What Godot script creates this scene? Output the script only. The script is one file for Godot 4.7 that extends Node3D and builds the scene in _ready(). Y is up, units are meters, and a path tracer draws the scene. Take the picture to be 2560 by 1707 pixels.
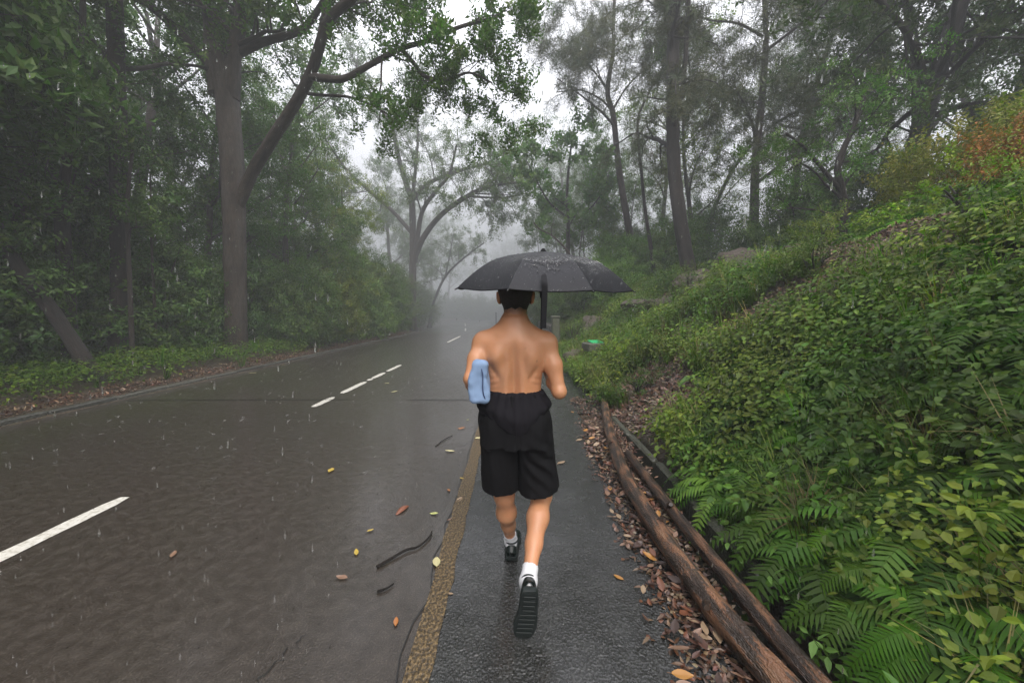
extends Node3D
# A man walking under a black umbrella along a wet forest road in the rain.

var rng := RandomNumberGenerator.new()
var nz := FastNoiseLite.new()      # broad lumps
var nf := FastNoiseLite.new()      # fine lumps
var used := {}
var M := {}
var CL := {}                       # leaf cluster meshes by kind
var cols := {}

# ------------------------------------------------------------------ helpers
func V(x: float, y: float, z: float) -> Vector3:
	return Vector3(x, y, z)

func lin(r: float, g: float, b: float, a := 1.0) -> Color:
	var c := Color(r, g, b).linear_to_srgb()
	c.a = a
	return c

func rnd(a: float, b: float) -> float:
	return rng.randf_range(a, b)

func numbered(called: String) -> String:
	if not used.has(called):
		used[called] = 0
		return called
	used[called] += 1
	return "%s_%03d" % [called, used[called]]

func thing(called: String, label: String, category: String, at := Vector3.ZERO, group := "") -> Node3D:
	var o := Node3D.new()
	o.name = numbered(called)
	add_child(o, true)
	o.position = at
	tag(o, label, category, group)
	return o

func tag(o: Node, label: String, category: String, group := "", kind := "") -> void:
	o.set_meta("label", label)
	o.set_meta("category", category)
	if group:
		o.set_meta("group", group)
	if kind:
		o.set_meta("kind", kind)

func part(called: String, mesh: Mesh, m: Material, parent: Node = null) -> MeshInstance3D:
	var o := MeshInstance3D.new()
	o.mesh = mesh
	if m:
		o.material_override = m
	if parent == null:
		o.name = numbered(called)
		add_child(o, true)
	else:
		o.name = called
		parent.add_child(o, true)
	return o

func struct(called: String, mesh: Mesh, m: Material, label := "") -> MeshInstance3D:
	var o := part(called, mesh, m)
	o.set_meta("kind", "structure")
	if label:
		o.set_meta("label", label)
	return o

func many(called: String, mesh: Mesh, m: Material, xf: Array, tints: Array, parent: Node = null) -> MultiMeshInstance3D:
	var mm := MultiMesh.new()
	mm.transform_format = MultiMesh.TRANSFORM_3D
	mm.use_colors = true
	mm.mesh = mesh
	mm.instance_count = xf.size()
	var buf := PackedFloat32Array()
	buf.resize(xf.size() * 16)
	var k := 0
	for i in xf.size():
		var t: Transform3D = xf[i]
		var c: Color = tints[i]
		var b := t.basis
		buf[k] = b.x.x; buf[k + 1] = b.y.x; buf[k + 2] = b.z.x; buf[k + 3] = t.origin.x
		buf[k + 4] = b.x.y; buf[k + 5] = b.y.y; buf[k + 6] = b.z.y; buf[k + 7] = t.origin.y
		buf[k + 8] = b.x.z; buf[k + 9] = b.y.z; buf[k + 10] = b.z.z; buf[k + 11] = t.origin.z
		buf[k + 12] = c.r; buf[k + 13] = c.g; buf[k + 14] = c.b; buf[k + 15] = 1.0
		k += 16
	mm.buffer = buf
	var o := MultiMeshInstance3D.new()
	o.multimesh = mm
	o.material_override = m
	o.set_meta("kind", "stuff")
	if parent == null:
		o.name = numbered(called)
		add_child(o, true)
	else:
		o.name = called
		parent.add_child(o, true)
	return o

class Buf:
	var v := PackedVector3Array()
	var n := PackedVector3Array()
	var c := PackedColorArray()
	var uv := PackedVector2Array()
	var i := PackedInt32Array()
	func mesh() -> ArrayMesh:
		# front faces run clockwise: turn any triangle that faces against its normals
		for k in range(0, i.size(), 3):
			var p0 := v[i[k]]
			var q1 := i[k + 1]
			var q2 := i[k + 2]
			if (v[q2] - p0).cross(v[q1] - p0).dot(n[i[k]] + n[q1] + n[q2]) < 0.0:
				i[k + 1] = q2
				i[k + 2] = q1
		var a := []
		a.resize(Mesh.ARRAY_MAX)
		a[Mesh.ARRAY_VERTEX] = v
		a[Mesh.ARRAY_NORMAL] = n
		if c.size() == v.size():
			a[Mesh.ARRAY_COLOR] = c
		if uv.size() == v.size():
			a[Mesh.ARRAY_TEX_UV] = uv
		a[Mesh.ARRAY_INDEX] = i
		var m := ArrayMesh.new()
		m.add_surface_from_arrays(Mesh.PRIMITIVE_TRIANGLES, a)
		return m
	func quad_flat(a: Vector3, b: Vector3, cc: Vector3, d: Vector3, col: Color) -> void:
		var k := v.size()
		var nn := (cc - a).cross(b - a)
		if nn.length_squared() < 1e-14:
			nn = (d - a).cross(cc - a)
		nn = nn.normalized()
		for p: Vector3 in [a, b, cc, d]:
			v.append(p); n.append(nn); c.append(col)
		i.append_array([k, k + 1, k + 2, k, k + 2, k + 3])
	func tri(a: Vector3, b: Vector3, cc: Vector3, nn: Vector3, col: Color) -> void:
		var k := v.size()
		for p: Vector3 in [a, b, cc]:
			v.append(p); n.append(nn); c.append(col)
		i.append_array([k, k + 1, k + 2])

func smooth_normals(b: Buf) -> void:
	var mid := Vector3.ZERO
	for p in b.v:
		mid += p
	mid /= b.v.size()
	var vol := 0.0
	for k in range(0, b.i.size(), 3):
		vol += (b.v[b.i[k]] - mid).dot((b.v[b.i[k + 1]] - mid).cross(b.v[b.i[k + 2]] - mid))
	if vol > 0.0:
		for k in range(0, b.i.size(), 3):
			var q := b.i[k + 1]
			b.i[k + 1] = b.i[k + 2]
			b.i[k + 2] = q
	var nn := PackedVector3Array()
	nn.resize(b.v.size())
	for k in range(0, b.i.size(), 3):
		var p0 := b.v[b.i[k]]
		var fn := (b.v[b.i[k + 2]] - p0).cross(b.v[b.i[k + 1]] - p0)
		for j in 3:
			nn[b.i[k + j]] += fn
	for k in nn.size():
		nn[k] = nn[k].normalized() if nn[k].length_squared() > 1e-20 else Vector3.UP
	b.n = nn

# a grid of points rows x cols joined as a sheet
func sheet(b: Buf, pts: Array, closed: bool, col := Color.WHITE) -> void:
	var rows := pts.size()
	var colsn: int = pts[0].size()
	var k := b.v.size()
	for r in rows:
		for q in colsn:
			b.v.append(pts[r][q])
			b.c.append(col)
			b.n.append(Vector3.UP)
	for r in rows - 1:
		for q in (colsn if closed else colsn - 1):
			var q2 := (q + 1) % colsn
			var a := k + r * colsn + q
			var d := k + r * colsn + q2
			var e := k + (r + 1) * colsn + q2
			var f := k + (r + 1) * colsn + q
			b.i.append_array([a, d, e, a, e, f])

func spline(p: Array, per: int) -> PackedVector3Array:
	var out := PackedVector3Array()
	for k in p.size() - 1:
		var a: Vector3 = p[maxi(k - 1, 0)]
		var b: Vector3 = p[k]
		var c: Vector3 = p[k + 1]
		var d: Vector3 = p[mini(k + 2, p.size() - 1)]
		for j in per:
			out.append(b.cubic_interpolate(c, a, d, float(j) / per))
	out.append(p[-1])
	return out

# a tapering tube with uneven girth; uv runs round and along for bark
func tube(b: Buf, pts: PackedVector3Array, r0: float, r1: float, sides: int, col := Color.WHITE, lump := 0.0, flare := 0.0, cap := true) -> void:
	var n := pts.size()
	if n < 2:
		return
	var k := b.v.size()
	var length := 0.0
	var prev := Vector3.ZERO
	var rep := maxf(1.0, roundf(TAU * r0 / 0.45))
	for j in n:
		var dir := (pts[mini(j + 1, n - 1)] - pts[maxi(j - 1, 0)]).normalized()
		if j == 0:
			prev = dir.cross(Vector3(0.31, 0.13, 0.94)).normalized()
		else:
			prev = (prev - dir * prev.dot(dir)).normalized()
			length += pts[j].distance_to(pts[j - 1])
		var side := dir.cross(prev)
		var t := float(j) / (n - 1)
		var r := lerpf(r0, r1, t)
		if flare > 0.0:
			r *= 1.0 + flare * exp(-length / (r0 * 1.6))
		for q in sides + 1:
			var a := TAU * (q % sides) / sides
			var o := prev * cos(a) + side * sin(a)
			var rr := r
			var cc := col
			if lump > 0.0:
				var pt := nf.get_noise_3dv(pts[j] * 2.2 + o * 3.0) + 0.6 * nf.get_noise_3dv(pts[j] * 7.0 + o * 8.0)
				cc = col * maxf(0.25, 1.0 + 0.85 * pt)
				rr *= 1.0 + lump * nf.get_noise_3dv(pts[j] * 6.0 + o * 9.0)
				if flare > 0.0:
					rr *= 1.0 + 0.28 * exp(-length / (r0 * 2.2)) * sin(a * 5.0 + 1.0)
			b.v.append(pts[j] + o * rr)
			b.n.append(o)
			b.c.append(cc)
			b.uv.append(Vector2(rep * q / sides, length / 0.9))
	var w := sides + 1
	for j in n - 1:
		for q in sides:
			var a := k + j * w + q
			b.i.append_array([a, a + w, a + w + 1, a, a + w + 1, a + 1])
	if cap and r1 > 0.012:
		for e in 2:
			var j := 0 if e == 0 else n - 1
			var cidx := b.v.size()
			var d := (pts[1] - pts[0]).normalized() * -1.0 if e == 0 else (pts[n - 1] - pts[n - 2]).normalized()
			b.v.append(pts[j]); b.n.append(d); b.c.append(col); b.uv.append(Vector2(0.5, 0.5))
			for q in sides + 1:
				b.v.append(b.v[k + j * w + q]); b.n.append(d); b.c.append(col)
				b.uv.append(Vector2(0.5, 0.5))
			for q in sides:
				if e == 0:
					b.i.append_array([cidx, cidx + 1 + q, cidx + 2 + q])
				else:
					b.i.append_array([cidx, cidx + 2 + q, cidx + 1 + q])

func rod(b: Buf, a: Vector3, c: Vector3, r0: float, r1: float, sides := 8, col := Color.WHITE) -> void:
	tube(b, PackedVector3Array([a, c]), r0, r1, sides, col)

# a box with bevelled edges along given axes
func slab(b: Buf, t: Transform3D, size: Vector3, bevel: float, col := Color.WHITE, rough := 0.0) -> void:
	var h := size / 2.0
	var ring := []
	var lv := [[-h.y, h.x - bevel, h.z - bevel], [-h.y + bevel, h.x, h.z], [h.y - bevel, h.x, h.z], [h.y, h.x - bevel, h.z - bevel]]
	for l in lv:
		var row := []
		for c in [[1, 1, 0], [1, 1, 1], [-1, 1, 1], [-1, 1, 0], [-1, -1, 0], [-1, -1, 1], [1, -1, 1], [1, -1, 0]]:
			var x: float = c[0] * (l[1] - (bevel if c[2] == 1 else 0.0))
			var z: float = c[1] * (l[2] - (bevel if c[2] == 0 else 0.0))
			var p := t * Vector3(x, l[0], z)
			row.append(p + Vector3(1, 1, 1) * rough * nf.get_noise_3dv(p * 20.0))
		ring.append(row)
	for r in 3:
		for q in 8:
			var q2 := (q + 1) % 8
			b.quad_flat(ring[r][q], ring[r][q2], ring[r + 1][q2], ring[r + 1][q], col)
	for e in [0, 3]:
		for q in range(1, 7):
			var nn := t.basis * Vector3(0, 1 if e == 3 else -1, 0)
			if e == 3:
				b.tri(ring[e][0], ring[e][q], ring[e][q + 1], nn, col)
			else:
				b.tri(ring[e][0], ring[e][q + 1], ring[e][q], nn, col)

# ------------------------------------------------------------------ textures and materials
func noise_bytes(size: int, freq: float, s: int, oct := 4, kind := FastNoiseLite.TYPE_SIMPLEX_SMOOTH) -> PackedByteArray:
	var f := FastNoiseLite.new()
	f.seed = s
	f.noise_type = kind
	f.frequency = freq
	f.fractal_octaves = oct
	if kind == FastNoiseLite.TYPE_CELLULAR:
		f.cellular_return_type = FastNoiseLite.RETURN_DISTANCE
	var im := f.get_seamless_image(size, size)
	im.convert(Image.FORMAT_L8)
	return im.get_data()

func tex_rgb(size: int, bytes: PackedByteArray) -> ImageTexture:
	return ImageTexture.create_from_image(Image.create_from_data(size, size, false, Image.FORMAT_RGB8, bytes))

func tex_grey(size: int, bytes: PackedByteArray) -> ImageTexture:
	return ImageTexture.create_from_image(Image.create_from_data(size, size, false, Image.FORMAT_L8, bytes))

# colours (linear) looked up by broad noise a, jittered by fine noise b
func ramp_tex(size: int, a: PackedByteArray, b: PackedByteArray, stops: Array, mixb: float) -> ImageTexture:
	var g := Gradient.new()
	g.offsets = PackedFloat32Array()
	g.colors = PackedColorArray()
	var offs := PackedFloat32Array()
	var cs := PackedColorArray()
	for s in stops:
		offs.append(s[0])
		cs.append(lin(s[1], s[2], s[3]))
	g.offsets = offs
	g.colors = cs
	var pal := PackedByteArray()
	for k in 256:
		var c := g.sample(k / 255.0)
		pal.append_array([c.r8, c.g8, c.b8])
	var out := PackedByteArray()
	out.resize(size * size * 3)
	var ma := int((1.0 - mixb) * 256)
	var mb := int(mixb * 256)
	for k in size * size:
		var t := ((a[k] * ma + b[k] * mb) >> 8) * 3
		out[k * 3] = pal[t]; out[k * 3 + 1] = pal[t + 1]; out[k * 3 + 2] = pal[t + 2]
	return tex_rgb(size, out)

func mix_grey(a: PackedByteArray, b: PackedByteArray, share: float, lo := 0, hi := 255) -> PackedByteArray:
	var out := PackedByteArray()
	out.resize(a.size())
	for k in a.size():
		out[k] = lo + int((a[k] * (1.0 - share) + b[k] * share) * (hi - lo) / 255.0)
	return out

func mat(col: Color, rough: float, opts := {}) -> StandardMaterial3D:
	var m := StandardMaterial3D.new()
	m.albedo_color = col
	m.roughness = rough
	for k in opts:
		m.set(k, opts[k])
	return m

func leaf_mat(rough: float, back: Color, spec := 0.5) -> StandardMaterial3D:
	return mat(Color.WHITE, rough, {"vertex_color_use_as_albedo": true, "backlight_enabled": true, "backlight": back, "cull_mode": BaseMaterial3D.CULL_DISABLED, "metallic_specular": spec})

func make_materials() -> void:
	var S := 512
	var broad := noise_bytes(S, 0.012, 3, 4)
	var fine := noise_bytes(S, 0.09, 5, 3)
	var grit := noise_bytes(S, 0.16, 7, 1, FastNoiseLite.TYPE_CELLULAR)
	var mid := noise_bytes(S, 0.035, 9, 4)
	# asphalt: dark chips in a brown-black binder
	var chips := mix_grey(grit, fine, 0.45)
	var road_col := ramp_tex(S, chips, broad, [[0.0, 0.012, 0.009, 0.006], [0.38, 0.029, 0.023, 0.018], [0.55, 0.047, 0.039, 0.031], [0.8, 0.092, 0.079, 0.066], [1.0, 0.19, 0.17, 0.145]], 0.25)
	var path_col := ramp_tex(S, chips, broad, [[0.0, 0.006, 0.006, 0.006], [0.38, 0.020, 0.020, 0.019], [0.55, 0.036, 0.036, 0.035], [0.8, 0.075, 0.075, 0.073], [1.0, 0.15, 0.15, 0.145]], 0.2)
	var wet := mix_grey(broad, fine, 0.3, 55, 150)
	var film := tex_grey(S, mix_grey(mid, broad, 0.6, 150, 255))
	var common := {"uv1_triplanar": true, "uv1_world_triplanar": true, "vertex_color_use_as_albedo": true, "heightmap_enabled": true, "roughness_texture_channel": BaseMaterial3D.TEXTURE_CHANNEL_RED}
	M.road = mat(Color.WHITE, 1.0, common.merged({"albedo_texture": road_col, "heightmap_texture": tex_grey(S, chips), "heightmap_scale": 0.28, "uv1_scale": Vector3.ONE * 1.7, "roughness_texture": tex_grey(S, wet), "clearcoat_enabled": true, "clearcoat": 0.9, "clearcoat_roughness": 0.17, "clearcoat_texture": film}))
	M.path = mat(Color.WHITE, 1.0, common.merged({"albedo_texture": path_col, "heightmap_texture": tex_grey(S, mix_grey(chips, mid, 0.35)), "heightmap_scale": 1.5, "uv1_scale": Vector3.ONE * 1.05, "clearcoat_enabled": true, "clearcoat": 0.65, "clearcoat_roughness": 0.15, "clearcoat_texture": film, "roughness_texture": tex_grey(S, mix_grey(broad, fine, 0.3, 25, 95))}))
	var soil := ramp_tex(S, mid, fine, [[0.0, 0.010, 0.007, 0.005], [0.4, 0.035, 0.024, 0.015], [0.6, 0.07, 0.048, 0.03], [0.75, 0.04, 0.045, 0.018], [1.0, 0.12, 0.085, 0.055]], 0.45)
	M.soil = mat(Color.WHITE, 0.75, common.merged({"albedo_texture": soil, "heightmap_texture": tex_grey(S, mix_grey(mid, fine, 0.5)), "heightmap_scale": 4.0, "uv1_scale": Vector3.ONE * 0.45}))
	var stone := ramp_tex(S, mid, fine, [[0.0, 0.025, 0.020, 0.016], [0.42, 0.07, 0.056, 0.046], [0.6, 0.12, 0.105, 0.092], [1.0, 0.24, 0.22, 0.20]], 0.4)
	M.stone = mat(Color.WHITE, 0.55, common.merged({"albedo_texture": stone, "heightmap_texture": tex_grey(S, mix_grey(mid, fine, 0.4)), "heightmap_scale": 3.0, "uv1_scale": Vector3.ONE * 0.9}))
	var conc := ramp_tex(S, mid, fine, [[0.0, 0.03, 0.032, 0.024], [0.4, 0.085, 0.085, 0.07], [0.7, 0.15, 0.145, 0.125], [1.0, 0.22, 0.21, 0.185]], 0.4)
	M.concrete = mat(Color.WHITE, 0.5, common.merged({"albedo_texture": conc, "heightmap_texture": tex_grey(S, fine), "heightmap_scale": 0.6, "uv1_scale": Vector3.ONE * 0.8}))
	# paint, worn through to the road
	var worn := ramp_tex(S, mid, fine, [[0.0, 0.22, 0.2, 0.16], [0.3, 0.42, 0.4, 0.34], [0.5, 0.60, 0.58, 0.52], [1.0, 0.72, 0.71, 0.66]], 0.4)
	M.paint = mat(Color.WHITE, 0.4, {"albedo_texture": worn, "uv1_triplanar": true, "uv1_world_triplanar": true, "uv1_scale": Vector3.ONE * 1.1})
	var yworn := ramp_tex(S, mid, fine, [[0.0, 0.02, 0.015, 0.009], [0.40, 0.06, 0.043, 0.024], [0.52, 0.11, 0.075, 0.036], [0.66, 0.20, 0.138, 0.065], [1.0, 0.32, 0.23, 0.105]], 0.35)
	M.yellow = mat(Color.WHITE, 0.45, {"albedo_texture": yworn, "uv1_triplanar": true, "uv1_world_triplanar": true, "uv1_scale": Vector3(3.2, 1.0, 2.2), "heightmap_enabled": true, "heightmap_texture": tex_grey(S, mid), "heightmap_scale": 0.8})
	# bark: ridges stretched along the stem
	var ridge := PackedByteArray()
	ridge.resize(S * S)
	for y in S:
		for x in S:
			var k := y * S + x
			var w := (x * 3 + (mid[k] >> 3)) % S
			var a := mid[((y / 6) % S) * S + w]
			ridge[k] = clampi((a * 3 + fine[k]) / 4, 0, 255)
	var bark := ramp_tex(S, ridge, fine, [[0.0, 0.008, 0.006, 0.005], [0.4, 0.035, 0.027, 0.022], [0.6, 0.075, 0.060, 0.049], [1.0, 0.16, 0.135, 0.115]], 0.3)
	var bopt := {"vertex_color_use_as_albedo": true, "albedo_texture": bark, "heightmap_enabled": true, "heightmap_texture": tex_grey(S, ridge), "heightmap_scale": 2.5}
	M.bark = mat(Color.WHITE, 0.6, bopt)
	# log bark: grey-brown skin flaked off to orange-brown wood
	var patch := noise_bytes(S, 0.010, 31, 3)
	var drawn := PackedByteArray()
	drawn.resize(S * S)
	for y in S:
		for x in S:
			drawn[y * S + x] = clampi((patch[((y / 2 + 60) % S) * S + x] * 3 + ridge[y * S + x]) / 4, 0, 255)
	var flake := ramp_tex(S, drawn, fine, [[0.0, 0.02, 0.014, 0.010], [0.32, 0.05, 0.036, 0.027], [0.49, 0.095, 0.068, 0.050], [0.53, 0.21, 0.105, 0.055], [0.68, 0.27, 0.15, 0.085], [0.85, 0.33, 0.22, 0.15]], 0.16)
	M.log_bark = mat(Color.WHITE, 0.34, {"vertex_color_use_as_albedo": true, "albedo_texture": flake, "heightmap_enabled": true, "heightmap_texture": tex_grey(S, mix_grey(drawn, fine, 0.3)), "heightmap_scale": 2.0, "uv1_scale": Vector3(1.0, 1.0, 1)})
	M.leaf = leaf_mat(0.40, Color(0.62, 0.85, 0.25), 0.35)
	M.needle = leaf_mat(0.55, Color(0.4, 0.45, 0.3), 0.3)
	M.fern = leaf_mat(0.45, Color(0.6, 0.9, 0.15), 0.3)
	M.litter = leaf_mat(0.35, Color(0.1, 0.08, 0.05))
	var pores := tex_grey(S, fine)
	M.skin = mat(Color.WHITE, 0.42, {"vertex_color_use_as_albedo": true, "subsurf_scatter_enabled": true, "subsurf_scatter_strength": 0.12, "heightmap_enabled": true, "heightmap_texture": pores, "heightmap_scale": 0.11, "clearcoat_enabled": true, "clearcoat": 0.22, "clearcoat_roughness": 0.28, "uv1_triplanar": true, "uv1_scale": Vector3.ONE * 6.0})
	var weave := PackedByteArray()
	weave.resize(128 * 128)
	for y in 128:
		for x in 128:
			weave[y * 128 + x] = clampi(110 + int(60.0 * sin(x * TAU / 8.0) * sin(y * TAU / 8.0)) + (fine[y * S + x] >> 2), 0, 255)
	M.weave_tex = tex_grey(128, weave)
	var cloth := {"heightmap_enabled": true, "heightmap_texture": M.weave_tex, "heightmap_scale": 0.05, "uv1_triplanar": true, "uv1_scale": Vector3.ONE * 18.0, "metallic_specular": 0.25}
	M.shorts = mat(lin(0.0085, 0.0082, 0.0095), 0.75, cloth)
	M.flap = mat(lin(0.011, 0.010, 0.013), 0.8, cloth)
	M.sock = mat(lin(0.72, 0.72, 0.74), 0.85, cloth)
	M.bag = mat(Color.WHITE, 0.8, cloth.merged({"albedo_texture": ramp_tex(S, mid, fine, [[0.0, 0.17, 0.25, 0.41], [0.5, 0.25, 0.36, 0.55], [1.0, 0.33, 0.44, 0.62]], 0.4), "uv1_scale": Vector3.ONE * 5.0}))
	M.piping = mat(lin(0.03, 0.05, 0.13), 0.7, {})
	M.hair = mat(Color.WHITE, 0.5, {"vertex_color_use_as_albedo": true, "heightmap_enabled": true, "heightmap_texture": tex_grey(S, grit), "heightmap_scale": 0.8, "uv1_triplanar": true, "uv1_scale": Vector3(9, 3, 9)})
	M.shoe = mat(lin(0.010, 0.016, 0.015), 0.28, {"heightmap_enabled": true, "heightmap_texture": pores, "heightmap_scale": 0.1, "uv1_triplanar": true, "uv1_scale": Vector3.ONE * 5.0})
	M.sole = mat(lin(0.008, 0.013, 0.012), 0.5, {})
	M.eye = mat(lin(0.6, 0.58, 0.55), 0.2, {})
	M.canopy = mat(lin(0.009, 0.009, 0.012), 0.42, {"metallic_specular": 0.35, "heightmap_enabled": true, "heightmap_texture": tex_grey(S, mix_grey(grit, fine, 0.5)), "heightmap_scale": 0.12, "uv1_triplanar": true, "uv1_scale": Vector3.ONE * 7.0, "cull_mode": BaseMaterial3D.CULL_DISABLED})
	M.black_metal = mat(lin(0.02, 0.02, 0.022), 0.35, {"metallic": 0.6})
	M.steel = mat(lin(0.35, 0.35, 0.36), 0.3, {"metallic": 1.0})
	M.black_plastic = mat(lin(0.012, 0.012, 0.013), 0.45, {})
	M.strap = mat(lin(0.014, 0.014, 0.016), 0.65, cloth)
	M.green_lid = mat(lin(0.02, 0.36, 0.12), 0.35, {})
	M.water = mat(Color(1, 1, 1, 0.04), 0.0, {"refraction_enabled": true, "refraction_scale": 0.033})
	M.grass = M.fern

# ------------------------------------------------------------------ the lie of the land
func centre(z: float) -> float:      # where the road's middle line runs
	var d := -z
	if d < 22.0:
		return -3.15
	var k := [[22.0, -3.15], [28.0, -3.55], [36.0, -4.55], [47.0, -6.0], [52.0, -6.1], [57.0, -4.6], [62.0, -0.4], [66.0, 7.0], [70.0, 20.0], [74.0, 40.0], [90.0, 150.0]]
	for j in k.size() - 1:
		if d < k[j + 1][0]:
			return lerpf(k[j][1], k[j + 1][1], (d - k[j][0]) / (k[j + 1][0] - k[j][0]))
	return 150.0

func across(x: float, z: float) -> float:
	var s := (centre(z - 0.5) - centre(z + 0.5))
	return (x - centre(z)) / sqrt(1.0 + s * s)

const BANK := [[0.0, 0.0], [0.3, 0.14], [0.8, 0.5], [1.5, 1.05], [2.3, 1.72], [3.0, 2.28], [3.6, 2.6], [4.6, 2.78], [8.0, 3.45], [20.0, 5.0], [60.0, 10.0], [200.0, 18.0]]

func gh(x: float, z: float) -> float:
	var u := across(x, z)
	if u < -3.5:
		var t := -3.5 - u
		return 0.06 + 0.12 * smoothstep(0.0, 1.6, t) + 0.03 * minf(t, 14.0) + 0.16 * nz.get_noise_2d(x, z) * minf(1.0, t * 0.5) + 0.03 * nf.get_noise_2d(x * 3.0, z * 3.0)
	if u < 4.0:
		return -0.06
	if u < 4.3:
		return -0.06 + 0.03 * (u - 4.0) / 0.3
	var b := u - 4.63
	var h := -0.03
	var ditch := smoothstep(-5.6, -4.2, z)
	h -= 0.55 * ditch * smoothstep(4.28, 4.34, u) * (1.0 - smoothstep(4.60, 4.65, u))
	if b > 0.0:
		for j in BANK.size() - 1:
			if b < BANK[j + 1][0]:
				h += lerpf(BANK[j][1], BANK[j + 1][1], (b - BANK[j][0]) / (BANK[j + 1][0] - BANK[j][0]))
				break
		h *= lerpf(1.0, 0.93, smoothstep(-5.0, -12.0, z))
		h += (0.2 * nz.get_noise_2d(x * 2.2, z * 2.2) + 0.09 * nf.get_noise_2d(x * 2.0, z * 2.0)) * minf(1.0, b * 0.8)
	return h

func gn(x: float, z: float) -> Vector3:
	var e := 0.12
	return Vector3(gh(x - e, z) - gh(x + e, z), 2.0 * e, gh(x, z - e) - gh(x, z + e)).normalized()

func make_ground() -> void:
	var xs := PackedFloat32Array()
	var x := -150.0
	while x < 150.0:
		xs.append(x)
		var d := absf(x)
		x += 12.0 if d > 60.0 else (4.0 if d > 26.0 else (1.0 if d > 12.0 else (0.07 if x > 0.7 and x < 1.75 else 0.25)))
	xs.append(150.0)
	var zs := PackedFloat32Array()
	var z := 60.0
	while z > -160.0:
		zs.append(z)
		z -= 10.0 if z > 15.0 else (2.0 if z > 4.0 else (0.25 if z > -16.0 else (0.6 if z > -30.0 else (1.5 if z > -80.0 else 10.0))))
	zs.append(-160.0)
	var b := Buf.new()
	for zz in zs:
		for xx in xs:
			b.v.append(Vector3(xx, gh(xx, zz), zz))
			var moss := clampf(0.5 + nz.get_noise_2d(xx * 4.0 + 50.0, zz * 4.0), 0.0, 1.0)
			b.c.append(Color(0.75, 0.8, 0.6).lerp(Color(1.25, 1.15, 1.1), moss))
	var w := xs.size()
	for r in zs.size() - 1:
		for q in w - 1:
			var a := r * w + q
			b.i.append_array([a, a + 1, a + w + 1, a, a + w + 1, a + w])
	smooth_normals(b)
	for k in b.n.size():
		if b.n[k].y < 0.0:
			b.n[k] = -b.n[k]
	struct("ground", b.mesh(), M.soil, "brown forest soil and the banked hillside beside the road")

# a strip that follows the road between two offsets from its middle line
func strip(z0: float, z1: float, step: float, u0: float, u1: float, n: int, y: float, tint: Callable) -> ArrayMesh:
	var b := Buf.new()
	var zz := z0
	var rows := 0
	while true:
		var c := centre(zz)
		var s := centre(zz - 0.5) - centre(zz + 0.5)
		var across_dir := Vector3(1, 0, s).normalized()
		for q in n + 1:
			var p := Vector3(c, y, zz) + across_dir * lerpf(u0, u1, float(q) / n)
			b.v.append(p)
			b.n.append(Vector3.UP)
			b.c.append(tint.call(p))
		rows += 1
		if zz <= z1:
			break
		zz = maxf(zz - step, z1)
	for r in rows - 1:
		for q in n:
			var a := r * (n + 1) + q
			b.i.append_array([a, a + 1, a + n + 2, a, a + n + 2, a + n + 1])
	return b.mesh()

func road_tint(p: Vector3) -> Color:
	var a := 0.5 + 0.5 * nz.get_noise_2d(p.x * 3.0, p.z * 1.3)
	var b := 0.5 + 0.5 * nz.get_noise_2d(p.x * 1.2 + 90.0, p.z * 1.2)
	return Color(0.80, 0.80, 0.82).lerp(Color(1.18, 1.06, 0.94), clampf(a * 0.6 + b * 0.5, 0.0, 1.0))

func path_tint(p: Vector3) -> Color:
	var a := 0.5 + 0.5 * nz.get_noise_2d(p.x * 5.0 + 20.0, p.z * 1.6)
	return Color(0.85, 0.85, 0.86).lerp(Color(1.2, 1.14, 1.05), a)

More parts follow.
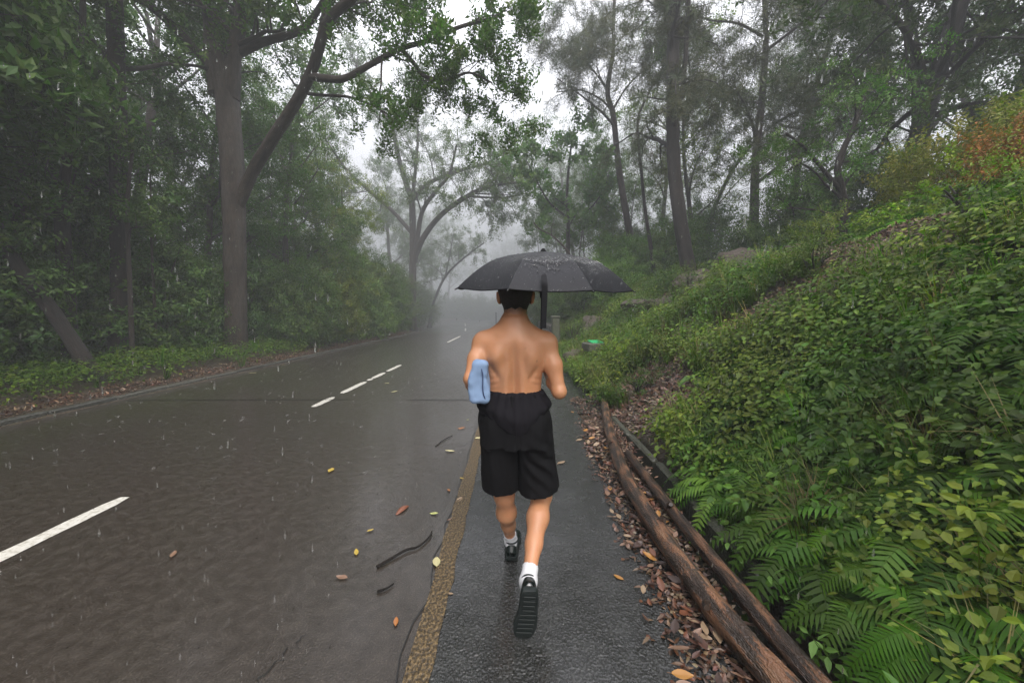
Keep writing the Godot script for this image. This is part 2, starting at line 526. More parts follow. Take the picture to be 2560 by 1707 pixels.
func make_road() -> void:
	var road := struct("road", strip(8.0, -88.0, 0.4, -3.5, 2.72, 16, 0.0, road_tint), M.road, "wet two lane asphalt road curving away into the forest")
	struct("footpath", strip(8.0, -60.0, 0.35, 2.72, 4.12, 8, 0.004, path_tint), M.path, "coarse wet asphalt strip between yellow line and logs")
	struct("footpath_edge", strip(-5.4, -60.0, 0.5, 4.12, 4.64, 4, -0.012, path_tint), M.path, "outer edge of the wet footpath up to the mossy edging")
	# broken white centre line: lengths and gaps as worn in the place
	var dashes := [[1.0, -2.88], [-5.72, -6.38], [-6.70, -7.80], [-7.95, -8.16], [-8.22, -8.98], [-9.2, -10.3], [-17.9, -22.4], [-28.4, -33.0], [-38.0, -47.4]]
	for d in dashes:
		var b := Buf.new()
		var steps := maxi(3, int((d[0] - d[1]) / 0.12))
		for k in steps + 1:
			var z := lerpf(d[0], d[1], float(k) / steps)
			var w := 0.060 + 0.014 * nf.get_noise_2d(z * 40.0, 3.0)
			if k == 0 or k == steps:
				w *= 0.55
			for s in [-1.0, 1.0]:
				var e: float = s * w + 0.006 * nf.get_noise_2d(z * 60.0, s * 20.0)
				b.v.append(Vector3(centre(z) + 0.02 + e, 0.005, z))
				b.n.append(Vector3.UP)
		for k in steps:
			b.i.append_array([2 * k, 2 * k + 1, 2 * k + 3, 2 * k, 2 * k + 3, 2 * k + 2])
		part("lane_marking", b.mesh(), M.paint, road)
	# worn yellow edge line
	var y := Buf.new()
	var n := 260
	for k in n + 1:
		var z := lerpf(2.0, -50.0, pow(float(k) / n, 1.6))
		for s in [-1.0, 1.0]:
			var e: float = s * 0.056 + 0.018 * nf.get_noise_2d(z * 34.0, s * 33.0 + 7.0)
			y.v.append(Vector3(centre(z) + 2.76 + e, 0.009, z))
			y.n.append(Vector3.UP)
	for k in n:
		y.i.append_array([2 * k, 2 * k + 1, 2 * k + 3, 2 * k, 2 * k + 3, 2 * k + 2])
	part("edge_line", y.mesh(), M.yellow, road).set_meta("label", "worn yellow line along the road edge")
	# a tarred joint across the lanes, wandering cracks, painted shade beside the yellow line
	for j in [[V(-6.5, 0.006, -6.15), V(-2.75, 0.006, -6.2), 0.018], [V(-1.75, 0.006, -6.18), V(-0.45, 0.006, -6.16), 0.018], [V(-2.3, 0.006, -7.2), V(-1.0, 0.006, -8.6), 0.005], [V(-1.1, 0.006, -1.25), V(-0.95, 0.006, -1.6), 0.0035], [V(-2.6, 0.006, -13.0), V(-1.4, 0.006, -14.5), 0.02], [V(-0.462, 0.007, 1.0), V(-0.462, 0.007, -3.0), 0.004], [V(-0.462, 0.007, -3.0), V(-0.46, 0.007, -9.0), 0.004]]:  # the last two strips paint in the shade of a step edge
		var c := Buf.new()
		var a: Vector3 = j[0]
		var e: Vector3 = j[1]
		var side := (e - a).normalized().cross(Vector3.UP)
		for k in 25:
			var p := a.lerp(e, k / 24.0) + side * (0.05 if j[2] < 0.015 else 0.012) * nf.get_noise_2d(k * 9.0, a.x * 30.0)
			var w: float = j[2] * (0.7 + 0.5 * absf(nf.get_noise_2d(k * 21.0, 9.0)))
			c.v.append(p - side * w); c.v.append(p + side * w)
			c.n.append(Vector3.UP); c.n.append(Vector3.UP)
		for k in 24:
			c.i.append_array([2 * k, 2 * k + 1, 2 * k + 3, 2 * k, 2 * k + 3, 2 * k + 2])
		part("joint_and_step_shade", c.mesh(), M.tar_and_shade, road)
	# left kerb, laid in stones
	var kerb := Node3D.new()
	kerb.name = "kerb"
	add_child(kerb, true)
	kerb.set_meta("kind", "structure")
	kerb.set_meta("label", "low concrete kerb along the left side of the road")
	var z := 1.2
	while z > -56.0:
		var l := 0.915 if z > -30.0 else 2.4
		var s := centre(z - l * 0.5 - 0.5) - centre(z - l * 0.5 + 0.5)
		var yaw := -atan(s)
		var mid_z := z - l * 0.5
		var c := centre(mid_z) - 3.56 / cos(yaw)
		var t := Transform3D(Basis(Vector3.UP, -yaw * -1.0) * Basis(Vector3.RIGHT, rnd(-0.006, 0.006)), Vector3(c + rnd(-0.008, 0.008), -0.025 + rnd(-0.006, 0.006), mid_z))
		var b := Buf.new()
		var g := rnd(0.42, 0.68)
		slab(b, t, Vector3(0.13, 0.19, l - 0.014), 0.014, Color(g, g, g * 0.97), 0.006)
		part("kerb_stone", b.mesh(), M.concrete, kerb)
		z -= l
	# right-hand kerb beyond the logs, and the far wall of the drain
	var rk := Node3D.new()
	rk.name = "kerb_001"
	add_child(rk, true)
	rk.set_meta("kind", "structure")
	rk.set_meta("label", "mossy concrete edging at the foot of the right bank")
	z = -6.4
	while z > -24.0:
		var b := Buf.new()
		var g := rnd(0.7, 1.05)
		slab(b, Transform3D(Basis(Vector3.UP, rnd(-0.01, 0.01)), Vector3(centre(z) + 4.70, 0.05, z - 0.5)), Vector3(0.14, 0.30, 0.985), 0.02, Color(g, g * 1.02, g * 0.9), 0.012)
		part("kerb_stone", b.mesh(), M.concrete, rk)
		z -= 1.0
	var dw := Node3D.new()
	dw.name = "drain_wall"
	add_child(dw, true)
	dw.set_meta("kind", "structure")
	dw.set_meta("label", "far concrete lip of the dark roadside drain")
	z = -1.95
	while z > -4.4:
		var b := Buf.new()
		var g := rnd(0.35, 0.6)
		slab(b, Transform3D(Basis(Vector3.FORWARD, rnd(-0.05, 0.05)), Vector3(1.43 + rnd(-0.01, 0.01), -0.2, z - 0.4)), Vector3(0.085, 0.46, 0.78), 0.02, Color(g, g * 1.02, g * 0.85), 0.015)
		part("lip_block", b.mesh(), M.concrete, dw)
		z -= 0.8

# ------------------------------------------------------------------ leaves
# one folded leaf: stalk end, direction, side, length, width
func leaf(b: Buf, at: Vector3, dir: Vector3, side: Vector3, l: float, w: float, col: Color, fold := 0.25, bend := 0.25) -> void:
	var up := side.cross(dir).normalized()
	var m := at + dir * l * 0.42 - up * 0.02 * l
	var tip := at + dir * l - up * bend * l
	var le := at + dir * l * 0.38 + side * w * 0.5 + up * fold * w * 0.5
	var ri := at + dir * l * 0.38 - side * w * 0.5 + up * fold * w * 0.5
	var n1 := (up + side * -fold).normalized()
	var n2 := (up + side * fold).normalized()
	b.tri(at, m, le, n1, col)
	b.tri(le, m, tip, n1, col)
	b.tri(at, ri, m, n2, col)
	b.tri(m, ri, tip, n2, col)

# a rounder leaf of eight faces for plants that stand close
func leaf_round(b: Buf, at: Vector3, dir: Vector3, side: Vector3, l: float, w: float, col: Color, fold := 0.25, bend := 0.25) -> void:
	var up := side.cross(dir).normalized()
	var m1 := at + dir * l * 0.30 - up * 0.01 * l
	var m2 := at + dir * l * 0.66 - up * bend * 0.35 * l
	var tip := at + dir * l - up * bend * l
	for s in [-1.0, 1.0]:
		var e1: Vector3 = m1 + side * (w * 0.48 * s) + up * fold * w * 0.4
		var e2: Vector3 = m2 + side * (w * 0.36 * s) + up * fold * w * 0.3
		var n: Vector3 = (up - side * (fold * s)).normalized()
		b.tri(at, m1, e1, n, col)
		b.tri(e1, m1, m2, n, col)
		b.tri(e1, m2, e2, n, col)
		b.tri(e2, m2, tip, (n + dir * bend).normalized(), col)

func rdir() -> Vector3:
	var a := rnd(0, TAU)
	var y := rnd(-1, 1)
	var r := sqrt(1.0 - y * y)
	return Vector3(r * cos(a), y, r * sin(a))

func shade(c: Color, v: float) -> Color:
	var k := 1.0 + rnd(-v, v)
	return Color(c.r * k * (1.0 + rnd(-v, v) * 0.5), c.g * k, c.b * k * (1.0 + rnd(-v, v) * 0.5))

# a leafy twig; origin at its foot, along +Y
func twig_mesh(n: int, l: float, w: float, twig_len: float, droop: float, spread: float, round_leaf := false) -> ArrayMesh:
	var b := Buf.new()
	var brown := Color(0.35, 0.28, 0.22)
	b.quad_flat(V(-0.003, 0, 0), V(0.003, 0, 0), V(0.0015, twig_len, 0), V(-0.0015, twig_len, 0), brown)
	b.quad_flat(V(0, 0, -0.003), V(0, 0, 0.003), V(0, twig_len, 0.0015), V(0, twig_len, -0.0015), brown)
	for k in n:
		var t := 0.12 + 0.9 * float(k) / n
		var a := k * 2.4 + rnd(-0.5, 0.5)
		var out := Vector3(cos(a), 0, sin(a))
		var at := Vector3(0, minf(t, 1.0) * twig_len, 0) + out * rnd(0.0, spread)
		var dir := (out + Vector3.UP * rnd(0.0, 0.8) + Vector3(0, 0, 0) + rdir() * 0.45 - Vector3.UP * droop).normalized()
		var side := dir.cross(rdir()).normalized()
		var flat := dir.cross(Vector3.UP).normalized()
		side = side.lerp(flat, 0.6).normalized()
		side = (side - dir * side.dot(dir)).normalized()
		var s := rnd(0.65, 1.15)
		if round_leaf:
			leaf_round(b, at, dir, side, l * s, w * s, shade(Color(1, 1, 1), 0.3), rnd(0.1, 0.4), rnd(0.0, 0.5))
		else:
			leaf(b, at, dir, side, l * s, w * s, shade(Color(1, 1, 1), 0.3), rnd(0.1, 0.5), rnd(0.0, 0.4))
	return b.mesh()

func needle_mesh() -> ArrayMesh:
	var b := Buf.new()
	b.quad_flat(V(-0.003, 0, 0), V(0.003, 0, 0), V(0.001, 0.4, 0), V(-0.001, 0.4, 0), Color(0.5, 0.42, 0.36))
	for k in 56:
		var t := rnd(0.1, 1.0)
		var at := Vector3(0, t * 0.4, 0)
		var a := rnd(0, TAU)
		var dir := (Vector3(cos(a), rnd(0.1, 0.9), sin(a)) + rdir() * 0.3).normalized()
		var l := rnd(0.12, 0.22)
		var side := dir.cross(rdir()).normalized() * 0.0026
		var midp := at + dir * l * 0.55
		var tip := at + dir * l - Vector3.UP * l * rnd(0.25, 0.6)
		var c := shade(Color(1, 1, 1), 0.35)
		var nn := side.cross(dir).normalized()
		b.tri(at - side, at + side, midp + side, nn, c)
		b.tri(at - side, midp + side, midp - side, nn, c)
		b.tri(midp - side, midp + side, tip, nn, c)
	return b.mesh()

func frond(b: Buf, yaw: float, l: float, rise: float, w: float, pairs: int, col: Color) -> void:
	var out := Vector3(cos(yaw), 0, sin(yaw))
	var side := Vector3(-sin(yaw), 0, cos(yaw))
	var prevp := Vector3.ZERO
	for k in pairs:
		var t := float(k + 1) / pairs
		var p := out * l * (t * 0.9) + Vector3.UP * l * (rise * t - (rise + 0.28) * t * t)
		var along := (p - prevp).normalized()
		b.quad_flat(prevp - side * 0.002, prevp + side * 0.002, p + side * 0.0015, p - side * 0.0015, Color(0.6, 0.6, 0.35))
		var pl := w * (1.0 - pow(absf(t * 1.25 - 0.35), 1.5)) * rnd(0.85, 1.1)
		if pl > 0.004:
			for s in [-1.0, 1.0]:
				var d: Vector3 = (side * s + along * 0.45 - Vector3.UP * rnd(0.05, 0.3)).normalized()
				var sd := d.cross(along.cross(d)).normalized()
				sd = along.slerp(d, 0.0)
				var wd := l / pairs * 0.42
				var c := shade(col, 0.18)
				var nn := d.cross(along).normalized()
				if nn.y < 0.0:
					nn = -nn
				var m := p + d * pl * 0.5
				b.tri(p - along * wd, m + along * wd, p + along * wd, nn, c)
				b.tri(p - along * wd, m - along * wd * 0.6, m + along * wd, nn, c)
				b.tri(m - along * wd * 0.6, p + d * pl - Vector3.UP * pl * 0.12, m + along * wd, nn, c)
		prevp = p

func fern_mesh(fr: int, l: float, pairs: int) -> ArrayMesh:
	var b := Buf.new()
	for k in fr:
		frond(b, TAU * k / fr + rnd(-0.4, 0.4), l * rnd(0.7, 1.15), rnd(0.6, 1.15), l * 0.20, pairs, shade(Color(1, 1, 1), 0.15))
	return b.mesh()

func grass_mesh(n: int, l: float, w: float) -> ArrayMesh:
	var b := Buf.new()
	for k in n:
		var a := rnd(0, TAU)
		var out := Vector3(cos(a), 0, sin(a))
		var side := Vector3(-sin(a), 0, cos(a)) * w
		var at := out * rnd(0, 0.06)
		var ll := l * rnd(0.5, 1.15)
		var lean := rnd(0.15, 0.75)
		var p1 := at + (Vector3.UP + out * lean * 0.5).normalized() * ll * 0.5
		var p2 := p1 + (Vector3.UP * (0.8 - lean) + out * lean * 1.2).normalized() * ll * 0.5
		var c := shade(Color(1, 1, 1), 0.25)
		var nn := (out * -0.5 + Vector3.UP).normalized()
		b.tri(at - side, at + side, p1 + side * 0.8, nn, c)
		b.tri(at - side, p1 + side * 0.8, p1 - side * 0.8, nn, c)
		b.tri(p1 - side * 0.8, p1 + side * 0.8, p2, nn, c)
	return b.mesh()

# creeping leaves that face outward from the ground (+Y)
func creeper_mesh(n: int, l: float, reach: float) -> ArrayMesh:
	var b := Buf.new()
	for k in n:
		var a := rnd(0, TAU)
		var at := Vector3(cos(a), 0, sin(a)) * rnd(0.0, reach) + Vector3.UP * rnd(0.02, 0.22)
		var d := Vector3(cos(a + rnd(-1.2, 1.2)), rnd(-0.5, 0.45), sin(a + rnd(-1.2, 1.2))).normalized()
		var side := d.cross(Vector3.UP + rdir() * 0.5).normalized()
		var s := rnd(0.6, 1.25)
		leaf_round(b, at, d, side, l * s, l * 0.62 * s, shade(Color(1, 1, 1), 0.3), rnd(0.05, 0.35), rnd(0.0, 0.45))
	return b.mesh()

func litter_mesh(n: int, l: float, reach: float) -> ArrayMesh:
	var b := Buf.new()
	var tones := [Color(0.12, 0.06, 0.035), Color(0.07, 0.04, 0.026), Color(0.17, 0.11, 0.07), Color(0.045, 0.03, 0.022), Color(0.24, 0.18, 0.12), Color(0.12, 0.05, 0.03)]
	for k in n:
		var a := rnd(0, TAU)
		var at := Vector3(cos(a), 0, sin(a)) * rnd(0.0, reach) + Vector3.UP * rnd(0.0, 0.035)
		var d := Vector3(cos(rnd(0, TAU)), rnd(-0.25, 0.35), sin(rnd(0, TAU))).normalized()
		var side := d.cross(Vector3.UP + rdir() * 0.35).normalized()
		leaf_round(b, at, d, side, l * rnd(0.6, 1.3), l * rnd(0.35, 0.6), shade(tones[k % 6], 0.25), rnd(-0.5, 0.6), rnd(-0.3, 0.4))
	return b.mesh()

func make_clusters() -> void:
	CL.broad = []
	CL.small = []
	CL.needle = []
	CL.fern = []
	CL.grass = []
	CL.creeper = []
	CL.litter = []
	CL.big = []
	for k in 4:
		CL.broad.append(twig_mesh(24, 0.105, 0.048, 0.42, 0.55, 0.05))
		CL.small.append(twig_mesh(30, 0.062, 0.03, 0.36, 0.25, 0.06))
		CL.needle.append(needle_mesh())
		CL.fern.append(fern_mesh(6 + k, 0.45, 20))
		CL.grass.append(grass_mesh(22, 0.36, 0.0035))
		CL.creeper.append(creeper_mesh(26, 0.042, 0.2))
		CL.litter.append(litter_mesh(20, 0.06, 0.22))
		CL.big.append(twig_mesh(16, 0.2, 0.11, 0.5, 0.6, 0.04))

# ------------------------------------------------------------------ trees
# twig ends gather here while a tree grows
var tip_x := []
var tip_c := []

func basis_along(d: Vector3) -> Basis:
	var q := Quaternion(Vector3.UP, d) if d.y > -0.999 else Quaternion(Vector3.RIGHT, PI)
	return Basis(q) * Basis(Vector3.UP, rnd(0, TAU))

func put_tip(p: Vector3, d: Vector3, size: float, tone: Color) -> void:
	var s := size * rnd(0.7, 1.3)
	tip_x.append(Transform3D(basis_along(d.normalized()).scaled(Vector3.ONE * s), p))
	tip_c.append(shade(tone, 0.28))

# side branches from a limb, each with its leafy sprays
func ramify(b: Buf, pts: PackedVector3Array, r0: float, r1: float, o: Dictionary, level := 0) -> void:
	var n := pts.size()
	var count: int = int(o.branches) if level == 0 else int(o.get("sub", 4))
	var bl: float = o.length if level == 0 else o.length * 0.5
	var up: float = o.get("lift", 0.25)
	for k in count:
		var t := lerpf(o.get("from", 0.3) if level == 0 else 0.25, 1.0, (k + rnd(0.1, 0.9)) / count)
		var f := t * (n - 1)
		var j := mini(int(f), n - 2)
		var p := pts[j].lerp(pts[j + 1], f - j)
		var along := (pts[j + 1] - pts[j]).normalized()
		var d := (along * 0.5 + rdir() * 0.9 + Vector3.UP * up + (o.get("bias", Vector3.ZERO) as Vector3)).normalized()
		var l := bl * rnd(0.55, 1.2) * (1.1 - 0.35 * t)
		var r := maxf(0.006, lerpf(r0, r1, t) * 0.42)
		if level > 0:
			r = maxf(0.004, r0 * 0.4)
		var q := PackedVector3Array()
		var seg := 5
		var c := p
		var dd := d
		for s in seg + 1:
			q.append(c)
			dd = (dd + rdir() * 0.28 - Vector3.UP * (o.get("sag", 0.06) as float) * s * 0.4).normalized()
			c += dd * l / seg
		tube(b, q, r, maxf(r * 0.35, 0.003), 5 if r > 0.02 else 3, Color.WHITE, 0.0, 0.0, false)
		if level == 0 and o.get("sub", 4) > 0:
			ramify(b, q, r, r * 0.35, o, 1)
		else:
			leafy(q, o)

func leafy(q: PackedVector3Array, o: Dictionary) -> void:
	var n := q.size()
	for k in int(o.sprays):
		var t := rnd(0.2, 1.0)
		var f := t * (n - 1)
		var j := mini(int(f), n - 2)
		var p := q[j].lerp(q[j + 1], f - j) + rdir() * rnd(0.0, o.get("fluff", 0.22))
		var d := ((q[j + 1] - q[j]).normalized() + rdir() * 0.9 - Vector3.UP * (o.get("hang", 0.3) as float)).normalized()
		put_tip(p, d, o.size, o.tone)

func finish_tree(root: Node3D, branches: Buf, kind: String, m: Material, bark: Material) -> void:
	if branches.v.size():
		part("branches", branches.mesh(), bark, root).set_meta("kind", "stuff")
	var groups := [[], [], [], []]
	var tones := [[], [], [], []]
	for k in tip_x.size():
		groups[k % 4].append(Transform3D(tip_x[k].basis, tip_x[k].origin - root.position))
		tones[k % 4].append(tip_c[k])
	for g in 4:
		if groups[g].size():
			many("foliage", CL[kind][g], m, groups[g], tones[g], root)
	tip_x = []
	tip_c = []

func shift(b: Buf, by: Vector3) -> void:
	for k in b.v.size():
		b.v[k] -= by

# limbs: [name, points, r0, r1, leaf options or null]
func tree(called: String, label: String, category: String, limbs: Array, kind: String, bark_tint: Color, group := "") -> Node3D:
	var base: Vector3 = limbs[0][1][0]
	var root := thing(called, label, category, base, group)
	var br := Buf.new()
	for k in limbs.size():
		var l: Array = limbs[k]
		var pts := spline(l[1], 11 if l[2] > 0.12 else 5)
		var b := Buf.new()
		tube(b, pts, l[2], l[3], 14 if l[2] > 0.1 else 8, bark_tint, 0.10, 0.5 if k == 0 else 0.0)
		shift(b, base)
		part(l[0], b.mesh(), M.bark, root)
		if l[4] != null:
			ramify(br, pts, l[2], l[3], l[4])
	shift(br, base)
	for k in br.c.size():
		br.c[k] = bark_tint
	finish_tree(root, br, kind, M.needle if kind == "needle" else M.leaf, M.bark)
	return root

# a self-grown tree for the forest behind
func wild_tree(called: String, label: String, category: String, base: Vector3, height: float, girth: float, lean: Vector3, kind: String, o: Dictionary, group := "", limbs_n := 5, clear := 0.35) -> Node3D:
	var pts := [base]
	var p := base
	var d := (Vector3.UP + lean).normalized()
	for k in 6:
		d = (d + rdir() * 0.13 + Vector3.UP * 0.1).normalized()
		p += d * height / 6.0
		pts.append(p)
	var limbs := [["trunk", pts, girth, girth * 0.3, null]]
	var sp := spline(pts, 5)
	for k in limbs_n:
		var t := lerpf(clear, 0.97, (k + rnd(0.0, 0.8)) / limbs_n)
		var f := t * (sp.size() - 1)
		var j := mini(int(f), sp.size() - 2)
		var a := k * 2.4 + rnd(-0.6, 0.6)
		var q := [sp[j]]
		var c: Vector3 = sp[j]
		var dd := Vector3(cos(a), rnd(0.35, 1.1), sin(a)).normalized()
		var l := height * rnd(0.22, 0.38) * (1.15 - 0.5 * t)
		for s in 3:
			c += dd * l / 3.0
			dd = (dd + rdir() * 0.3 + Vector3.UP * 0.05).normalized()
			q.append(c)
		var r := girth * lerpf(0.5, 0.22, t)
		limbs.append(["limb", q, r, r * 0.35, o])
	return tree(called, label, category, limbs, kind, Color(1, 1, 1) * rnd(0.7, 1.1), group)

# a many-stemmed bush
func bush(called: String, label: String, category: String, base: Vector3, h: float, w: float, kind: String, n: int, size: float, tone: Color, group := "") -> Node3D:
	var root := thing(called, label, category, base, group)
	var b := Buf.new()
	for k in 9:
		var a := k * 2.4
		var tip := base + Vector3(cos(a) * w * rnd(0.2, 0.9), h * rnd(0.55, 0.95), sin(a) * w * rnd(0.2, 0.9))
		var q := spline([base + rdir() * 0.05, base.lerp(tip, 0.5) + Vector3(0, h * 0.1, 0) + rdir() * 0.1 * w, tip], 4)
		tube(b, q, 0.014 + 0.008 * h, 0.005, 5, Color(0.8, 0.8, 0.7), 0.0, 0.0, false)
	shift(b, base)
	part("stems", b.mesh(), M.bark, root).set_meta("kind", "stuff")
	# sprays sit in lumps through the whole body, so that gaps stay between
	var lumps := []
	for k in maxi(7, int(h * w * 11.0)):
		var e := rdir()
		e.y = absf(e.y)
		var rr := pow(rng.randf(), 0.4)
		lumps.append(base + Vector3(e.x * w * rr, h * (0.12 + 0.85 * e.y * rr + rnd(0.0, 0.08)), e.z * w * rr))
	for k in n:
		var c: Vector3 = lumps[k % lumps.size()]
		var e := rdir() * rnd(0.05, 0.34 + 0.06 * w)
		put_tip(c + e, e.normalized() + Vector3.UP * 0.3 + rdir() * 0.4, size, tone)
	finish_tree(root, Buf.new(), kind, M.leaf, M.bark)
	return root

# ------------------------------------------------------------------ the forest
const GREEN := Color(0.105, 0.170, 0.040)
const DARK := Color(0.090, 0.155, 0.036)     # glossy broad leaves
const OLIVE := Color(0.19, 0.23, 0.042)
const LIME := Color(0.24, 0.34, 0.035)
const GREYG := Color(0.115, 0.165, 0.050)    # small camphor leaves

func opt(branches: int, length: float, sprays: int, size: float, tone: Color, more := {}) -> Dictionary:
	var o := {"branches": branches, "length": length, "sprays": sprays, "size": size, "tone": tone}
	o.merge(more)
	return o

func make_hero_trees() -> void:
	var br := Color(0.95, 0.85, 0.75)
	# the big forked tree on the left verge, one pale limb reaching over the road
	var over := opt(9, 1.7, 8, 1.0, Color(0.112, 0.180, 0.045), {"from": 0.45, "sub": 4, "lift": 0.05, "hang": 0.7, "fluff": 0.2, "sag": 0.12})
	var high := opt(10, 2.6, 7, 1.2, GREEN, {"from": 0.25, "sub": 5, "lift": 0.3, "hang": 0.5, "bias": V(0.1, 0, 0.1)})
	tree("big_forked_tree", "thick forked tree on the left verge with pale limb over road", "tree", [
		["trunk", [V(-8.29, -0.1, -11), V(-8.18, 1.69, -11), V(-8.11, 3.46, -11), V(-8.05, 5.07, -11), V(-8.04, 6.63, -11), V(-8.1, 8.05, -11), V(-8.15, 8.81, -11)], 0.27, 0.30, null],
		["stem", [V(-8.3, 7.6, -11), V(-8.42, 8.9, -11.05), V(-8.52, 9.57, -11.2), V(-8.75, 10.42, -11.4), V(-8.96, 11.99, -11.6), V(-9.29, 14.27, -11.8)], 0.25, 0.13, high],
		["stem", [V(-7.95, 7.5, -11), V(-7.75, 8.6, -10.9), V(-7.5, 9.2, -10.8), V(-7.17, 9.8, -10.6), V(-6.53, 11.03, -10.2), V(-5.81, 12.39, -9.8)], 0.21, 0.11, high],
		["limb", [V(-7.98, 4.5, -11), V(-7.33, 5.42, -10.8), V(-6.48, 6.13, -10.4), V(-5.68, 6.71, -10), V(-4.97, 7.29, -9.6), V(-4.46, 7.84, -9.2), V(-4.13, 8.17, -9), V(-3.45, 8.4, -8.7), V(-2.62, 8.84, -8.4), V(-1.91, 9.57, -8.2)], 0.165, 0.07, opt(5, 1.7, 5, 1.0, GREEN, {"from": 0.72, "sub": 4, "hang": 0.6})],
		["limb", [V(-4.45, 7.85, -9.2), V(-4.29, 8.61, -9.2), V(-4.06, 9.82, -9.2), V(-3.71, 11.1, -9.2)], 0.11, 0.06, high],
		["limb", [V(-5.0, 7.27, -9.6), V(-4.47, 7.09, -9.4), V(-3.94, 6.98, -9.2), V(-3.26, 7.16, -9), V(-2.49, 7.37, -8.8), V(-1.89, 7.39, -8.6), V(-1.08, 7.55, -8.4), V(-0.33, 7.58, -8.2)], 0.095, 0.03, over],
		["limb", [V(-2.49, 7.37, -8.8), V(-2.21, 7.06, -8.8), V(-1.96, 6.78, -8.8), V(-1.43, 6.72, -8.8), V(-0.96, 6.86, -8.8), V(-0.45, 6.64, -8.8)], 0.055, 0.018, over],
		["limb", [V(-7.9, 8.6, -11), V(-6.89, 8.86, -10.8), V(-5.96, 8.85, -10.5), V(-5.3, 8.88, -10.2), V(-4.75, 9.33, -10), V(-4.01, 10.16, -9.8)], 0.12, 0.05, opt(5, 1.6, 5, 1.0, GREEN, {"from": 0.55, "sub": 4})],
		["limb", [V(-5.33, 7.0, -9.8), V(-4.89, 6.94, -9.8), V(-4.13, 6.89, -9.8), V(-3.62, 6.76, -9.9), V(-3.22, 6.58, -10)], 0.045, 0.02, opt(4, 0.9, 4, 0.9, GREEN, {"from": 0.5, "sub": 2, "hang": 0.6})],
		["limb", [V(-8.3, 8.2, -11), V(-9.4, 9.4, -10.6), V(-10.6, 10.2, -10.2), V(-12.0, 10.9, -9.6)], 0.13, 0.05, opt(8, 2.0, 6, 1.1, GREEN, {"from": 0.3, "sub": 5, "hang": 0.4})],
	], "broad", br)
	# the spreading tree beyond the left bushes; coordinates about its own foot
	var w := opt(9, 2.7, 7, 1.9, GREYG, {"from": 0.3, "sub": 5, "lift": 0.35, "hang": 0.25, "fluff": 0.4})
	tree("spreading_tree", "many stemmed spreading tree behind the left roadside bushes", "tree", [
		["trunk", [V(-7.3, -0.1, -27), V(-7.2, 3.0, -27), V(-7.1, 6.6, -27), V(-7.1, 9.4, -27)], 0.29, 0.21, null],
		["stem", [V(-7.1, 9.3, -27), V(-7.9, 11.9, -27), V(-8.2, 14.0, -26.3), V(-9.2, 15.6, -26), V(-10.0, 17.2, -25)], 0.2, 0.07, w],
		["stem", [V(-7.1, 9.3, -27), V(-5.9, 10.3, -26.5), V(-3.5, 10.9, -25.6), V(-1.75, 11.1, -25), V(-0.2, 11.6, -24)], 0.16, 0.05, w],
		["stem", [V(-7.0, 5.0, -27), V(-6.65, 7.0, -26.7), V(-6.2, 8.6, -26.5), V(-5.0, 9.9, -26), V(-4.2, 10.6, -25.5), V(-3.6, 12.3, -25)], 0.2, 0.06, w],
		["stem", [V(-7.0, 5.4, -27), V(-6.15, 6.8, -26.5), V(-4.75, 8.2, -26), V(-2.8, 9.1, -25), V(-1.7, 9.4, -24.5), V(-0.5, 9.5, -24), V(1.0, 9.5, -23.6)], 0.22, 0.06, w],
		["stem", [V(-2.9, 9.1, -25), V(-2.3, 9.0, -25), V(-0.65, 8.95, -25), V(0.8, 9.2, -25)], 0.1, 0.03, w],
		["stem", [V(-7.1, 7.0, -27), V(-8.5, 8.6, -27), V(-9.9, 9.8, -26.6), V(-11.4, 11.3, -26), V(-12.6, 13.4, -25)], 0.15, 0.06, w],
		["stem", [V(-7.1, 9.3, -27), V(-6.8, 11.6, -27), V(-6.6, 14.0, -27), V(-6.8, 17.0, -27)], 0.14, 0.05, w],
	], "small", Color(0.6, 0.55, 0.55))
	# the dark straight trunk on the right bank, with a thin partner stem
	var n := opt(7, 3.2, 9, 1.6, Color(0.112, 0.129, 0.069), {"from": 0.45, "sub": 6, "lift": 0.1, "hang": 0.9, "fluff": 0.3, "sag": 0.14})
	tree("dark_pine", "tall dark straight trunk on the right bank with thin stem beside", "tree", [
		["trunk", [V(5.95, 1.9, -12), V(5.83, 2.3, -12), V(5.6, 3.1, -12), V(5.32, 4.46, -12), V(5.11, 5.79, -12), V(5.0, 7.1, -12), V(4.93, 9.27, -12), V(4.92, 10.89, -12), V(4.87, 13.31, -12), V(4.69, 15.87, -12)], 0.235, 0.15, n],
		["stem", [V(5.1, 7.6, -12), V(5.26, 8.4, -12), V(5.28, 9.21, -11.9), V(5.26, 10.73, -11.8), V(5.35, 12.91, -11.6), V(5.4, 14.39, -11.4)], 0.07, 0.06, n],
	], "needle", Color(0.42, 0.36, 0.36))
	var n2 := opt(5, 2.4, 8, 1.6, Color(0.123, 0.144, 0.078), {"from": 0.25, "sub": 5, "lift": 0.2, "hang": 0.5, "fluff": 0.25})
